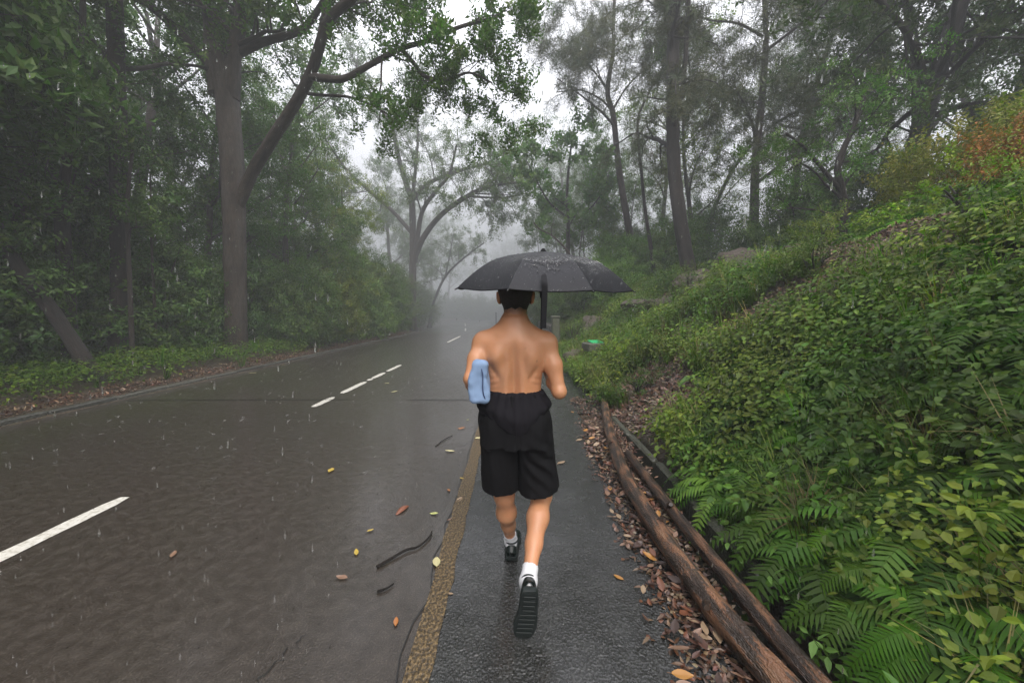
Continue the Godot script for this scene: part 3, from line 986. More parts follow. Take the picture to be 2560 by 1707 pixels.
	tree("slender_pine", "slender leaning pine with wispy needles against the pale sky", "tree", [
		["trunk", [V(5.95, 2.4, -18), V(5.75, 4.51, -18), V(5.46, 5.93, -18), V(5.01, 8.31, -18), V(4.72, 10.54, -18), V(4.43, 11.64, -18), V(4.65, 13.46, -18), V(4.63, 14.66, -18), V(4.7, 16.69, -18)], 0.19, 0.06, opt(6, 3.0, 8, 1.6, Color(0.123, 0.144, 0.078), {"from": 0.5, "sub": 6, "lift": 0.2, "hang": 0.5})],
		["limb", [V(4.79, 10.09, -18), V(4.03, 10.57, -17.6), V(2.93, 10.98, -17), V(1.92, 11.32, -16.5)], 0.06, 0.02, n2],
		["limb", [V(4.43, 11.73, -18), V(3.85, 12.28, -17.8), V(3.09, 12.84, -17.5), V(2.33, 13.22, -17)], 0.05, 0.02, n2],
		["limb", [V(4.71, 10.87, -18), V(5.31, 11.83, -18), V(5.93, 12.28, -17.5), V(6.5, 12.51, -17)], 0.05, 0.02, n2],
	], "needle", Color(0.7, 0.58, 0.55))
	tree("crooked_sapling", "thin crooked dark sapling between two pines on the right", "tree", [
		["trunk", [V(5.75, 2.3, -15), V(5.64, 3.49, -15), V(5.49, 4.31, -15), V(5.26, 5.53, -15), V(5.09, 6.86, -15), V(4.88, 8.73, -15), V(5.15, 9.64, -15), V(5.86, 10.98, -15), V(6.19, 12.02, -14.6)], 0.085, 0.03, opt(4, 1.2, 4, 1.3, GREYG, {"from": 0.8, "sub": 3})],
	], "small", Color(0.4, 0.34, 0.34))
	var big := opt(7, 1.8, 5, 1.15, Color(0.134, 0.220, 0.069), {"from": 0.25, "sub": 4, "lift": 0.15, "hang": 0.5, "fluff": 0.3})
	tree("broadleaf_tree", "small broad leaved tree on bank behind the umbrella", "tree", [
		["trunk", [V(3.1, 0.8, -20), V(3.0, 3.24, -20), V(2.98, 5.32, -20), V(2.96, 6.54, -20), V(2.9, 7.99, -20), V(3.04, 9.75, -20), V(3.25, 11.05, -20)], 0.13, 0.04, big],
		["limb", [V(2.96, 6.43, -20), V(1.99, 7.0, -19.5), V(1.28, 7.87, -19), V(0.7, 8.8, -18.6)], 0.06, 0.02, big],
		["limb", [V(2.96, 6.43, -20), V(3.78, 6.56, -19.5), V(4.54, 7.45, -19), V(4.84, 8.5, -19)], 0.06, 0.02, big],
	], "big", Color(0.55, 0.5, 0.48))
	tree("dead_branch", "bare brown dead branch leaning out above the umbrella", "branch", [
		["trunk", [V(2.75, 2.4, -16), V(2.48, 3.81, -16), V(2.28, 4.16, -16), V(1.7, 4.7, -16), V(1.14, 4.99, -16), V(0.92, 5.26, -16)], 0.06, 0.02, null],
		["twig", [V(1.7, 4.7, -16), V(1.65, 5.0, -15.9), V(1.75, 5.2, -15.9)], 0.02, 0.008, null],
	], "small", Color(0.8, 0.6, 0.5))
	# left: dark trunks beside the camera
	var ld := opt(8, 2.2, 7, 1.1, DARK, {"from": 0.3, "sub": 5, "lift": 0.2, "hang": 0.5, "fluff": 0.35})
	tree("dark_tree", "straight dark trunk rising from the left understorey out of the frame", "tree", [
		["trunk", [V(-9.67, 0.1, -9), V(-9.41, 2.7, -9), V(-9.26, 4.72, -9), V(-9.14, 6.66, -9), V(-9.03, 8.54, -9), V(-8.9, 10.8, -9), V(-8.8, 13, -9)], 0.18, 0.13, opt(7, 3.0, 7, 1.15, GREEN, {"from": 0.5, "sub": 5, "hang": 0.4, "fluff": 0.4})],
		["limb", [V(-9.1, 7.2, -9), V(-10.0, 8.0, -8.6), V(-11.2, 8.6, -8.2), V(-12.4, 9.0, -7.6)], 0.09, 0.03, ld],
	], "broad", Color(0.5, 0.45, 0.42))
	tree("forked_dark_tree", "dark trunk forking low among the shadowed shrubs at far left", "tree", [
		["trunk", [V(-9.61, 0.15, -8), V(-9.56, 2.2, -8), V(-9.52, 3.47, -8), V(-9.61, 4.27, -8)], 0.14, 0.10, null],
		["limb", [V(-9.61, 4.2, -8), V(-9.8, 4.8, -8), V(-9.86, 5.32, -8), V(-9.71, 5.81, -7.8), V(-9.75, 6.9, -7.6), V(-9.9, 8.4, -7.2)], 0.1, 0.04, ld],
		["limb", [V(-9.53, 3.8, -8), V(-9.31, 4.54, -8), V(-9.16, 5.49, -8), V(-8.91, 6.51, -8), V(-8.68, 7.6, -8), V(-8.5, 9.0, -7.8)], 0.09, 0.04, ld],
	], "broad", Color(0.4, 0.36, 0.33))
	tree("leaning_tree", "dark leaning trunk crossing the lower left corner of the forest", "tree", [
		["trunk", [V(-7.9, 0.1, -7), V(-8.53, 1.25, -7), V(-9.02, 2.03, -7), V(-9.51, 2.75, -7), V(-10.35, 3.85, -7), V(-11.3, 5.07, -7), V(-12.6, 6.6, -6.8)], 0.12, 0.08, opt(7, 2.2, 7, 1.1, DARK, {"from": 0.55, "sub": 5})],
	], "broad", Color(0.36, 0.32, 0.3))
	tree("pale_sapling", "thin pale straight sapling in the left undergrowth", "tree", [
		["trunk", [V(-8.9, 0.1, -8.6), V(-8.85, 1.22, -8.6), V(-8.8, 2.33, -8.6), V(-8.72, 3.84, -8.6), V(-8.5, 5.11, -8.6)], 0.055, 0.03, opt(5, 1.0, 5, 0.9, DARK, {"from": 0.55, "sub": 3})],
	], "broad", Color(1.6, 1.5, 1.35))
	tree("pale_sapling", "thinner mossy sapling right of the pale one on the left", "tree", [
		["trunk", [V(-9.0, 0.1, -9.3), V(-8.95, 1.67, -9.3), V(-8.9, 3.25, -9.3), V(-8.8, 4.9, -9.3)], 0.035, 0.02, opt(5, 0.9, 5, 0.9, DARK, {"from": 0.5, "sub": 3})],
	], "broad", Color(1.0, 1.0, 0.7))
	# right plateau
	tree("small_bank_tree", "small dark stemmed tree on the crest of the right bank", "tree", [
		["trunk", [V(7.0, 2.8, -8), V(7.0, 3.2, -8), V(7.02, 3.56, -8), V(6.94, 4.01, -8), V(6.81, 4.54, -8), V(7.03, 5.19, -8), V(7.29, 5.92, -8)], 0.10, 0.04, opt(8, 1.3, 6, 0.9, Color(0.123, 0.228, 0.044), {"from": 0.3, "sub": 4, "lift": 0.2, "hang": 0.3, "fluff": 0.3})],
		["limb", [V(6.94, 4.01, -8), V(6.59, 4.36, -8), V(5.95, 4.8, -7.8), V(5.4, 5.0, -7.6)], 0.05, 0.02, opt(5, 1.0, 6, 0.9, GREEN, {"from": 0.3, "sub": 3})],
	], "small", Color(0.5, 0.45, 0.4))
	var rp := opt(9, 3.0, 7, 1.3, Color(0.094, 0.125, 0.052), {"from": 0.3, "sub": 5, "lift": 0.0, "hang": 0.7, "fluff": 0.4, "sag": 0.1})
	tree("dark_slanting_tree", "dark slanting trunk in the hanging foliage at upper right", "tree", [
		["trunk", [V(9.8, 3.2, -9.5), V(9.86, 4.58, -9.5), V(9.99, 5.49, -9.5), V(10.21, 6.66, -9.5), V(10.36, 7.24, -9.5), V(10.63, 8.35, -9.5), V(11.09, 10.09, -9.5), V(11.4, 12.0, -9.4)], 0.22, 0.14, rp],
		["limb", [V(10.2, 6.7, -9.5), V(9.2, 7.6, -9.0), V(8.0, 8.2, -8.6), V(6.8, 8.4, -8.2)], 0.09, 0.03, rp],
		["limb", [V(10.4, 7.4, -9.5), V(11.6, 8.2, -8.6), V(12.6, 8.6, -7.4), V(13.6, 8.7, -6.2)], 0.09, 0.03, rp],
	], "broad", Color(0.45, 0.4, 0.38))
	tree("thin_leaning_tree", "thin tree leaning right behind the dark straight trunk", "tree", [
		["trunk", [V(9.5, 3.6, -20), V(10.2, 5.2, -20), V(10.64, 6.87, -20), V(11.68, 9.09, -20), V(12.85, 10.6, -19.5), V(14.17, 11.39, -19), V(15.75, 12.21, -18)], 0.13, 0.05, opt(8, 2.4, 6, 1.5, GREYG, {"from": 0.3, "sub": 5, "hang": 0.6})],
	], "small", Color(0.45, 0.4, 0.4))

func make_wild_trees() -> void:
	# behind the left verge, near to far; each with a look of its own
	var L := [
		# x, z, height, girth, kind, tone, size, label
		[-11.5, -5.0, 9.0, 0.16, "broad", DARK, 1.15, "dense dark tree at the left edge, nearest the camera"],
		[-12.5, -9.5, 11.0, 0.2, "broad", DARK, 1.2, "dark leafy tree behind the leaning trunk on the left"],
		[-10.6, -12.5, 8.5, 0.13, "small", Color(0.090, 0.168, 0.038), 1.35, "bushy green tree just left of the thick forked trunk"],
		[-14.5, -14.0, 13.0, 0.24, "broad", GREEN, 1.4, "tall hazy green tree behind the dark left trunks"],
		[-9.6, -15.5, 9.0, 0.15, "small", GREEN, 1.5, "leafy tree right of the thick forked trunk, above bushes"],
		[-12.0, -19.0, 12.0, 0.2, "broad", Color(0.112, 0.180, 0.052), 1.5, "round crowned tree behind the forked tree's limb"],
		[-9.8, -21.0, 8.0, 0.14, "small", OLIVE, 1.5, "olive green tree between the forked and the spreading tree"],
		[-17.0, -8.0, 13.0, 0.22, "broad", DARK, 1.4, "tall dim tree deep in the forest at far left"],
		[-18.0, -20.0, 15.0, 0.26, "broad", GREYG, 1.7, "greyish tall tree deep in the forest behind the left trunks"],
		[-14.0, -26.0, 14.0, 0.24, "small", GREYG, 2.0, "hazy tree left of the spreading tree"],
		[-10.5, -33.0, 13.0, 0.22, "small", GREYG, 2.0, "misty tree behind the spreading tree's trunk"],
	]
	for a in L:
		wild_tree("forest_tree", a[7], "tree", V(a[0], gh(a[0], a[1]) - 0.1, a[1]), a[2], a[3], V(rnd(-0.05, 0.15), 0, 0.05), a[4], opt(5, a[2] * 0.2, 6 if a[1] > -15.0 else 5, a[6], a[5], {"from": 0.25, "sub": 5, "fluff": 0.4, "hang": 0.35}), "trees behind the left verge", 7, 0.25)
	var R := [
		[9.0, -14.0, 12.0, 0.17, "needle", Color(0.108, 0.129, 0.062), 1.9, "needle leaved tree with drooping sprays right of the dark trunk"],
		[13.0, -12.0, 11.0, 0.2, "broad", Color(0.101, 0.139, 0.052), 1.4, "leafy tree behind the small tree on the bank crest"],
		[8.5, -18.0, 10.0, 0.13, "small", OLIVE, 1.6, "olive tree right of the dark straight trunk, further back"],
		[12.5, -6.0, 10.0, 0.2, "broad", Color(0.081, 0.120, 0.045), 1.2, "dark tree at the right edge above the yellowish bush"],
		[14.0, -19.0, 14.0, 0.22, "needle", GREYG, 2.2, "grey hazy pine far up the right bank"],
		[10.0, -25.0, 13.0, 0.18, "small", GREYG, 2.0, "misty tree at the back of the right bank"],
		[6.5, -25.0, 9.0, 0.12, "small", GREYG, 1.8, "misty slim tree left of the two pines"],
		[18.0, -14.0, 14.0, 0.22, "broad", GREEN, 1.6, "tall crown behind the slanting tree at upper right"],
		[13.5, -9.0, 11.0, 0.17, "broad", GREEN, 1.4, "leafy tree right behind the dark slanting trunk"],
		[16.5, -11.0, 13.0, 0.22, "broad", Color(0.090, 0.129, 0.052), 1.5, "tall dark crown at the top right of the bank"],
		[5.2, -30.0, 13.0, 0.17, "small", GREYG, 2.0, "misty forest tree behind the small broad leaved tree"],
	]
	for a in R:
		wild_tree("bank_tree", a[7], "tree", V(a[0], gh(a[0], a[1]) - 0.15, a[1]), a[2], a[3], V(rnd(-0.12, 0.05), 0, 0.08), a[4], opt(5, a[2] * 0.2, (4 if a[0] >= 12.0 else 3) if a[4] != "needle" else 6, a[6], a[5], {"from": 0.25, "sub": 5, "fluff": 0.45, "hang": 0.6 if a[4] == "needle" else 0.4}), "trees on the right bank", 7, 0.28)
	# slim stems on the bank between the pines, and by the bend
	var T := [[4.1, -22.0, 6.5], [4.9, -24.0, 7.0], [3.6, -26.0, 7.5], [2.3, -28.0, 8.0], [6.8, -21.0, 6.0]]
	for k in T.size():
		var a: Array = T[k]
		wild_tree("slim_tree", ["third from left", "fourth from left", "second from left", "leftmost", "rightmost"][k] + " of five slim grey stems behind the umbrella", "tree", V(a[0], gh(a[0], a[1]) - 0.1, a[1]), a[2], 0.055, V(rnd(-0.15, 0.15), 0, 0), "small", opt(3, 1.2, 5, 1.6, GREYG, {"from": 0.3, "sub": 3}), "slim stems between the pines", 4, 0.5)
	# close canopy darkens the left verge; an added unseen tree shades the right bank
	var S := [[-11.0, 1.0, 11.0], [-14.5, -2.5, 11.0], [-17.0, -6.0, 11.0], [-15.0, -10.5, 9.0], [-20.5, -1.0, 12.0], [-9.8, 7.0, 11.0], [-20.0, -11.5, 11.0], [4.8, 1.8, 6.5], [-9.6, -3.2, 11.0], [-8.8, 1.2, 11.0], [-9.0, 5.0, 12.0], [-13.5, 5.5, 12.0], [-11.8, -4.6, 9.0]]
	var SL := ["leafy tree at the left edge beside the camera", "tall dark tree behind the leftmost dense tree", "tall dim tree in the deep left forest", "dim tree behind the low forked dark tree", "farthest tree at the left edge of the forest", "second tree on the left verge behind the camera", "tall tree at the back of the left forest", "unseen small tree added behind the camera to shade the right bank", "tree whose crown hangs into the upper left corner", "tree beside the camera reaching over the left lane", "third tree on the left verge behind the camera", "tree further back on the left verge behind the camera", "dense low crowned tree just inside the left edge"]
	var shade_protos := []
	for k in S.size():
		var a: Array = S[k]
		var t: Node3D
		if k < 2:
			t = wild_tree("canopy_tree", SL[k], "tree", Vector3.ZERO, 12.0, 0.2, V(0.1, 0, 0), "broad", opt(7, 2.4, 10, 2.2, DARK, {"from": 0.2, "sub": 5, "fluff": 0.5, "hang": 0.4}), "trees that close the canopy at the sides", 9, 0.22)
			shade_protos.append(t)
		else:
			t = shade_protos[k % 2].duplicate()
			t.name = numbered("canopy_tree")
			add_child(t, true)
			t.set_meta("label", SL[k])
		var s: float = a[2] / 12.0
		t.transform = Transform3D(Basis(Vector3.UP, k * 2.3).scaled(Vector3(s, s, s)), V(a[0], gh(a[0], a[1]) - 0.2, a[1]))
	# the misty trees where the road bends
	var F := [[-9.5, -40.0, 13.0], [-10.5, -48.0, 15.0], [-13.0, -56.0, 16.0], [-12.0, -70.0, 17.0], [0.5, -74.0, 17.0], [-4.0, -80.0, 18.0], [5.0, -78.0, 18.0], [5.5, -40.0, 14.0], [9.0, -36.0, 14.0], [8.0, -52.0, 16.0], [16.0, -42.0, 17.0], [22.0, -17.0, 15.0], [-22.0, -30.0, 17.0], [-22.5, -14.0, 16.0], [12.0, -80.0, 18.0], [-20.0, -62.0, 18.0]]
	var proto: Array = []
	for k in 5:
		var h := 15.0
		var t := wild_tree("misty_tree", "", "tree", V(0, 0, 0), h, 0.2, V(rnd(-0.2, 0.2), 0, rnd(0, 0.1)), "small", opt(4, 2.8, 3, 2.3, Color(0.123, 0.168, 0.072), {"from": 0.2, "sub": 5, "fluff": 0.6, "hang": 0.4}), "misty trees round the bend", 8, 0.3)
		proto.append(t)
	for k in F.size():
		var f: Array = F[k]
		var t: Node3D = proto[k] if k < 5 else proto[k % 5].duplicate()
		if k >= 5:
			t.name = numbered("misty_tree")
			add_child(t, true)
		var s: float = f[2] / 15.0
		t.transform = Transform3D(Basis(Vector3.UP, k * 1.9).scaled(Vector3(s, s, s)), V(f[0], gh(f[0], f[1]) - 0.2, f[1]))
		t.set_meta("label", "pale misty tree in the far forest " + ("left of the bend" if f[0] < -6.0 else ("closing the view at the bend" if f[1] < -60.0 else "on the hill right of the road")))
	# sapling leaning over the road beyond the bushes
	tree("arching_tree", "thin dark tree arching up over the far road, left", "tree", [
		["trunk", [V(-7.6, 0.0, -34), V(-7.2, 2.2, -34), V(-6.0, 4.6, -33.6), V(-4.2, 6.2, -33), V(-2.4, 7.4, -32.5)], 0.15, 0.05, opt(7, 2.2, 5, 2.0, GREYG, {"from": 0.4, "sub": 4})],
		["limb", [V(-6.0, 4.6, -33.6), V(-5.6, 6.4, -33.6), V(-5.2, 8.4, -33.6)], 0.08, 0.03, opt(5, 1.8, 5, 2.0, GREYG, {"from": 0.4, "sub": 4})],
	], "small", Color(0.45, 0.4, 0.4))

func make_bushes() -> void:
	# along the left kerb: x, z, height, width, kind, count, size, tone, label
	var B := [
		[-9.2, -4.2, 2.6, 1.5, "broad", 1100, 0.95, DARK, "dark shrub at the left frame edge behind the low plants"],
		[-10.2, -6.6, 3.4, 1.6, "broad", 1364, 1.0, DARK, "tall dark shrub between the leaning trunk and pale sapling"],
		[-9.6, -9.9, 3.2, 1.3, "broad", 1232, 1.0, DARK, "dark shrub behind the thin pale sapling"],
		[-9.1, -12.4, 3.5, 1.4, "small", 1364, 1.2, Color(0.078, 0.144, 0.034), "dense shrub at the foot of the thick forked tree"],
		[-8.1, -13.9, 3.4, 1.3, "small", 1540, 1.25, GREEN, "green shrub right of the thick forked trunk"],
		[-7.9, -16.4, 3.5, 1.3, "small", 1540, 1.3, OLIVE, "yellowish green shrub, brightest of the kerbside row"],
		[-7.9, -19.2, 3.8, 1.4, "small", 1584, 1.35, Color(0.146, 0.228, 0.052), "tall mid green kerbside shrub"],
		[-8.0, -22.2, 4.3, 1.4, "small", 1672, 1.45, GREEN, "tall rounded kerbside shrub, furthest clear one"],
		[-8.2, -26.0, 4.2, 1.5, "small", 1540, 1.6, GREYG, "hazy shrub under the spreading tree"],
		[-8.6, -31.0, 4.0, 1.6, "small", 1408, 1.8, GREYG, "misty shrub beyond the spreading tree"],
		[-9.6, -37.0, 4.0, 1.8, "small", 1320, 2.0, GREYG, "misty shrub beside the far left kerb"],
		[-10.8, -44.0, 4.2, 2.0, "small", 1232, 2.2, GREYG, "palest misty shrub where the road bends away"],
		[-10.6, -17.5, 5.5, 1.8, "small", 1760, 1.5, GREEN, "tall shrub standing behind the kerbside row"],
		[-11.0, -23.5, 6.0, 2.0, "small", 1760, 1.7, Color(0.112, 0.180, 0.052), "tallest shrub behind the kerbside row"],
	]
	B.append_array([
		[-11.8, -3.0, 3.2, 1.9, "broad", 1100, 1.1, DARK, "wide shrub filling the space below the leftmost tree"],
		[-12.4, -8.2, 4.2, 2.0, "broad", 1300, 1.15, GREEN, "tall shrub behind the leaning and forked trunks"],
		[-11.6, -11.2, 4.4, 1.9, "small", 1500, 1.4, DARK, "tall shrub behind the straight dark trunk"],
		[-14.0, -5.5, 4.5, 2.2, "broad", 1200, 1.2, GREEN, "tall shrub deep at the left frame edge"],
		[-15.5, -13.5, 5.0, 2.4, "small", 1300, 1.7, GREEN, "tall shrub deep in the forest left of the forked tree"],
		[-9.0, -1.8, 2.2, 1.4, "broad", 700, 0.95, DARK, "low shrub on the verge just outside the left edge"],
		[-13.0, -16.5, 4.8, 2.2, "small", 1300, 1.7, DARK, "tall shrub behind the bushy tree by the forked trunk"],
	])
	for k in 9:
		B.append([-15.0 + k * 2.4, -60.0 - 6.0 * smoothstep(0.0, 8.0, k) + rnd(-1, 1), 3.2 + rnd(-0.6, 1.0), 2.0, "small", 500, 2.8, GREYG, "misty shrub closing the view at the far bend, " + ["leftmost", "second from left", "third from left", "fourth from left", "middle one", "fourth from right", "third from right", "second from right", "rightmost"][k]])
	for b in B:
		bush("kerbside_bush", b[8], "bush", V(b[0], gh(b[0], b[1]) - 0.05, b[1]), b[2], b[3], b[4], b[5], b[6], b[7], "bushes along the left kerb")
	var R := [
		[3.9, -14.5, 1.8, 1.2, "small", 924, 1.1, Color(0.168, 0.287, 0.052), "light green shrub right of the umbrella on the bank"],
		[3.0, -16.5, 2.6, 1.3, "small", 1056, 1.2, GREEN, "green shrub behind the umbrella's right half"],
		[4.8, -17.0, 2.6, 1.4, "small", 1144, 1.3, Color(0.146, 0.239, 0.052), "shrub at the foot of the slender pine"],
		[6.6, -15.5, 2.6, 1.5, "small", 1144, 1.3, Color(0.134, 0.215, 0.052), "shrub right behind the dark straight trunk"],
		[8.6, -11.5, 2.2, 1.6, "small", 1012, 1.2, GREEN, "shrub on the crest right of the dark trunk"],
		[10.6, -12.0, 2.6, 1.8, "broad", 924, 1.1, GREYG, "hazy shrub behind the small crest tree"],
		[8.6, -6.4, 1.5, 1.9, "small", 1364, 1.0, Color(0.224, 0.217, 0.029), "low yellowish bush on the crest of the right bank"],
		[10.4, -5.6, 1.6, 1.5, "small", 1012, 1.0, Color(0.196, 0.174, 0.029), "second yellowish bush, nearer the right frame edge"],
		[7.0, -4.9, 0.75, 0.8, "small", 420, 0.8, Color(0.36, 0.15, 0.035), "dead orange brown shrub on the crest at right frame edge"],
		[11.8, -8.0, 3.2, 1.8, "broad", 1144, 1.1, DARK, "dark shrub behind the yellowish bush"],
		[2.6, -22.0, 3.0, 1.6, "small", 924, 1.6, GREYG, "hazy shrub on the bank beside the far road"],
		[1.9, -30.0, 3.4, 1.8, "small", 924, 1.9, GREYG, "misty shrub where the bank meets the far road"],
		[6.5, -22.0, 3.6, 1.8, "small", 1100, 1.7, GREYG, "hazy shrub between the two pines"],
		[9.6, -18.5, 3.6, 2.0, "small", 900, 1.6, GREEN, "wide shrub right of the dark straight trunk, further back"],
		[8.2, -24.0, 4.0, 2.2, "small", 900, 1.8, GREYG, "hazy wide shrub behind the dark straight trunk"],
	]
	for b in R:
		bush("bank_bush", b[8], "bush", V(b[0], gh(b[0], b[1]) - 0.05, b[1]), b[2], b[3], b[4], b[5], b[6], b[7], "bushes on the right bank")

# ------------------------------------------------------------------ ground plants
func on_ground(x: float, z: float, s: float, up := 0.6, lift := 0.0) -> Transform3D:
	var n := gn(x, z).lerp(Vector3.UP, up).normalized()
	return Transform3D(basis_along(n).scaled(Vector3.ONE * s), V(x, gh(x, z) + lift, z))

func make_ground_cover() -> void:
	var kinds := {"creeper": [], "grass": [], "fern": [], "litter": []}
	var tone := {"creeper": [], "grass": [], "fern": [], "litter": []}
	# the right bank: creepers and grass in drifts with bare litter between
	for k in 36000:
		var z := 1.5 - 26.0 * pow(rng.randf(), 1.5)
		var x := 1.5 + 12.0 * pow(rng.randf(), 1.4)
		var u := across(x, z)
		if u < (4.80 if z > -5.0 else 4.66):
			continue
		var b := u - 4.63
		var patch := nz.get_noise_2d(x * 3.0 + 31.0, z * 3.0) + 0.35 * nf.get_noise_2d(x * 2.0, z * 2.0)
		if b < 3.0 and z > -3.2 and rng.randf() < 0.25:
			continue
		var kind := "creeper"
		var crest := smoothstep(2.6, 3.4, b) * (1.0 - smoothstep(5.5, 9.0, b))
		var bare := gauss(x - 5.0, 1.9) * gauss(z + 9.4, 1.7)
		if bare > 0.45 and rng.randf() < 0.8:
			continue
		if patch < -0.24 - 0.2 * smoothstep(-4.0, -1.5, z) + 0.52 * crest or (z < -4.2 and z > -6.5 and b < 1.0 and patch < 0.12):
			kind = "litter"
		elif patch > 0.3:
			kind = "fern" if rng.randf() < 0.4 else "creeper"
		elif z > -2.8 and rng.randf() < 0.35:
			kind = "fern"
		elif rng.randf() < 0.34:
			kind = "grass"
		var s := rnd(0.7, 1.35) * (1.0 + 0.035 * absf(z))
		var c := Color(0.085, 0.165, 0.018)
		if kind == "creeper":
			c = c.lerp(Color(0.19, 0.245, 0.028), clampf(0.5 + nz.get_noise_2d(x * 5.0, z * 5.0 + 70.0) * 1.3, 0.0, 1.0))
		elif kind == "grass":
			c = Color(0.16, 0.22, 0.04) if rng.randf() < 0.6 else Color(0.26, 0.21, 0.09)
		elif kind == "fern":
			c = Color(0.09, 0.18, 0.025)
		else:
			c = Color(1, 1, 1)
		kinds[kind].append(on_ground(x, z, s * (0.75 if kind == "litter" else 1.0), 0.2 if kind in ["creeper", "litter"] else 0.75, rnd(0.0, 0.20) * minf(1.0, b) if kind == "creeper" else 0.0))
		if kind != "litter":
			c = c * rnd(0.6, 1.3) * (1.0 + 0.5 * nz.get_noise_2d(x * 9.0 + 7.0, z * 9.0))
		tone[kind].append(shade(c, 0.3))
	# the left verge: low dark plants behind the kerb
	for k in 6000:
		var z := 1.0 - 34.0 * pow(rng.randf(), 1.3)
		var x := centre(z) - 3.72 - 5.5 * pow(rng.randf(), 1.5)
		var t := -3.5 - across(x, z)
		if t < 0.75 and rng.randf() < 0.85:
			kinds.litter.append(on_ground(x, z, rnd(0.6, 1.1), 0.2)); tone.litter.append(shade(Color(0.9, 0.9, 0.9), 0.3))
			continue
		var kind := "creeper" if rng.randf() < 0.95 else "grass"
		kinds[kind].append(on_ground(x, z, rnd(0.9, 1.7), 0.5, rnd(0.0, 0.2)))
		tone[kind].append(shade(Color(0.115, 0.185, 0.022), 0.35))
	for kind in kinds:
		var parts := [[], [], [], []]
		var tn := [[], [], [], []]
		for k in kinds[kind].size():
			parts[k % 4].append(kinds[kind][k])
			tn[k % 4].append(tone[kind][k])
		for g in 4:
			var o := many({"creeper": "creeping_plants", "grass": "grass", "fern": "fern_cover", "litter": "leaf_litter"}[kind], CL[kind][g], {"creeper": M.leaf, "grass": M.grass, "fern": M.fern, "litter": M.litter}[kind], parts[g], tn[g])
			tag(o, {"creeper": "low creeping green leaves covering the banks", "grass": "thin grass blades growing among the creepers", "fern": "small ferns scattered through the bank's ground cover", "litter": "brown dead leaves lying in drifts on the soil"}[kind], {"creeper": "creeper", "grass": "grass", "fern": "fern", "litter": "leaf litter"}[kind], "", "stuff")

func plant(called: String, label: String, category: String, x: float, z: float, mesh: Mesh, m: Material, s: float, tone: Color, group := "", lift := 0.0, up := 0.6) -> MeshInstance3D:
	var mm: StandardMaterial3D = m.duplicate()
	mm.albedo_color = lin(tone.r, tone.g, tone.b)
	var o := part(called, mesh, mm)
	o.transform = on_ground(x, z, s, up, lift)
	tag(o, label, category, group)
	return o

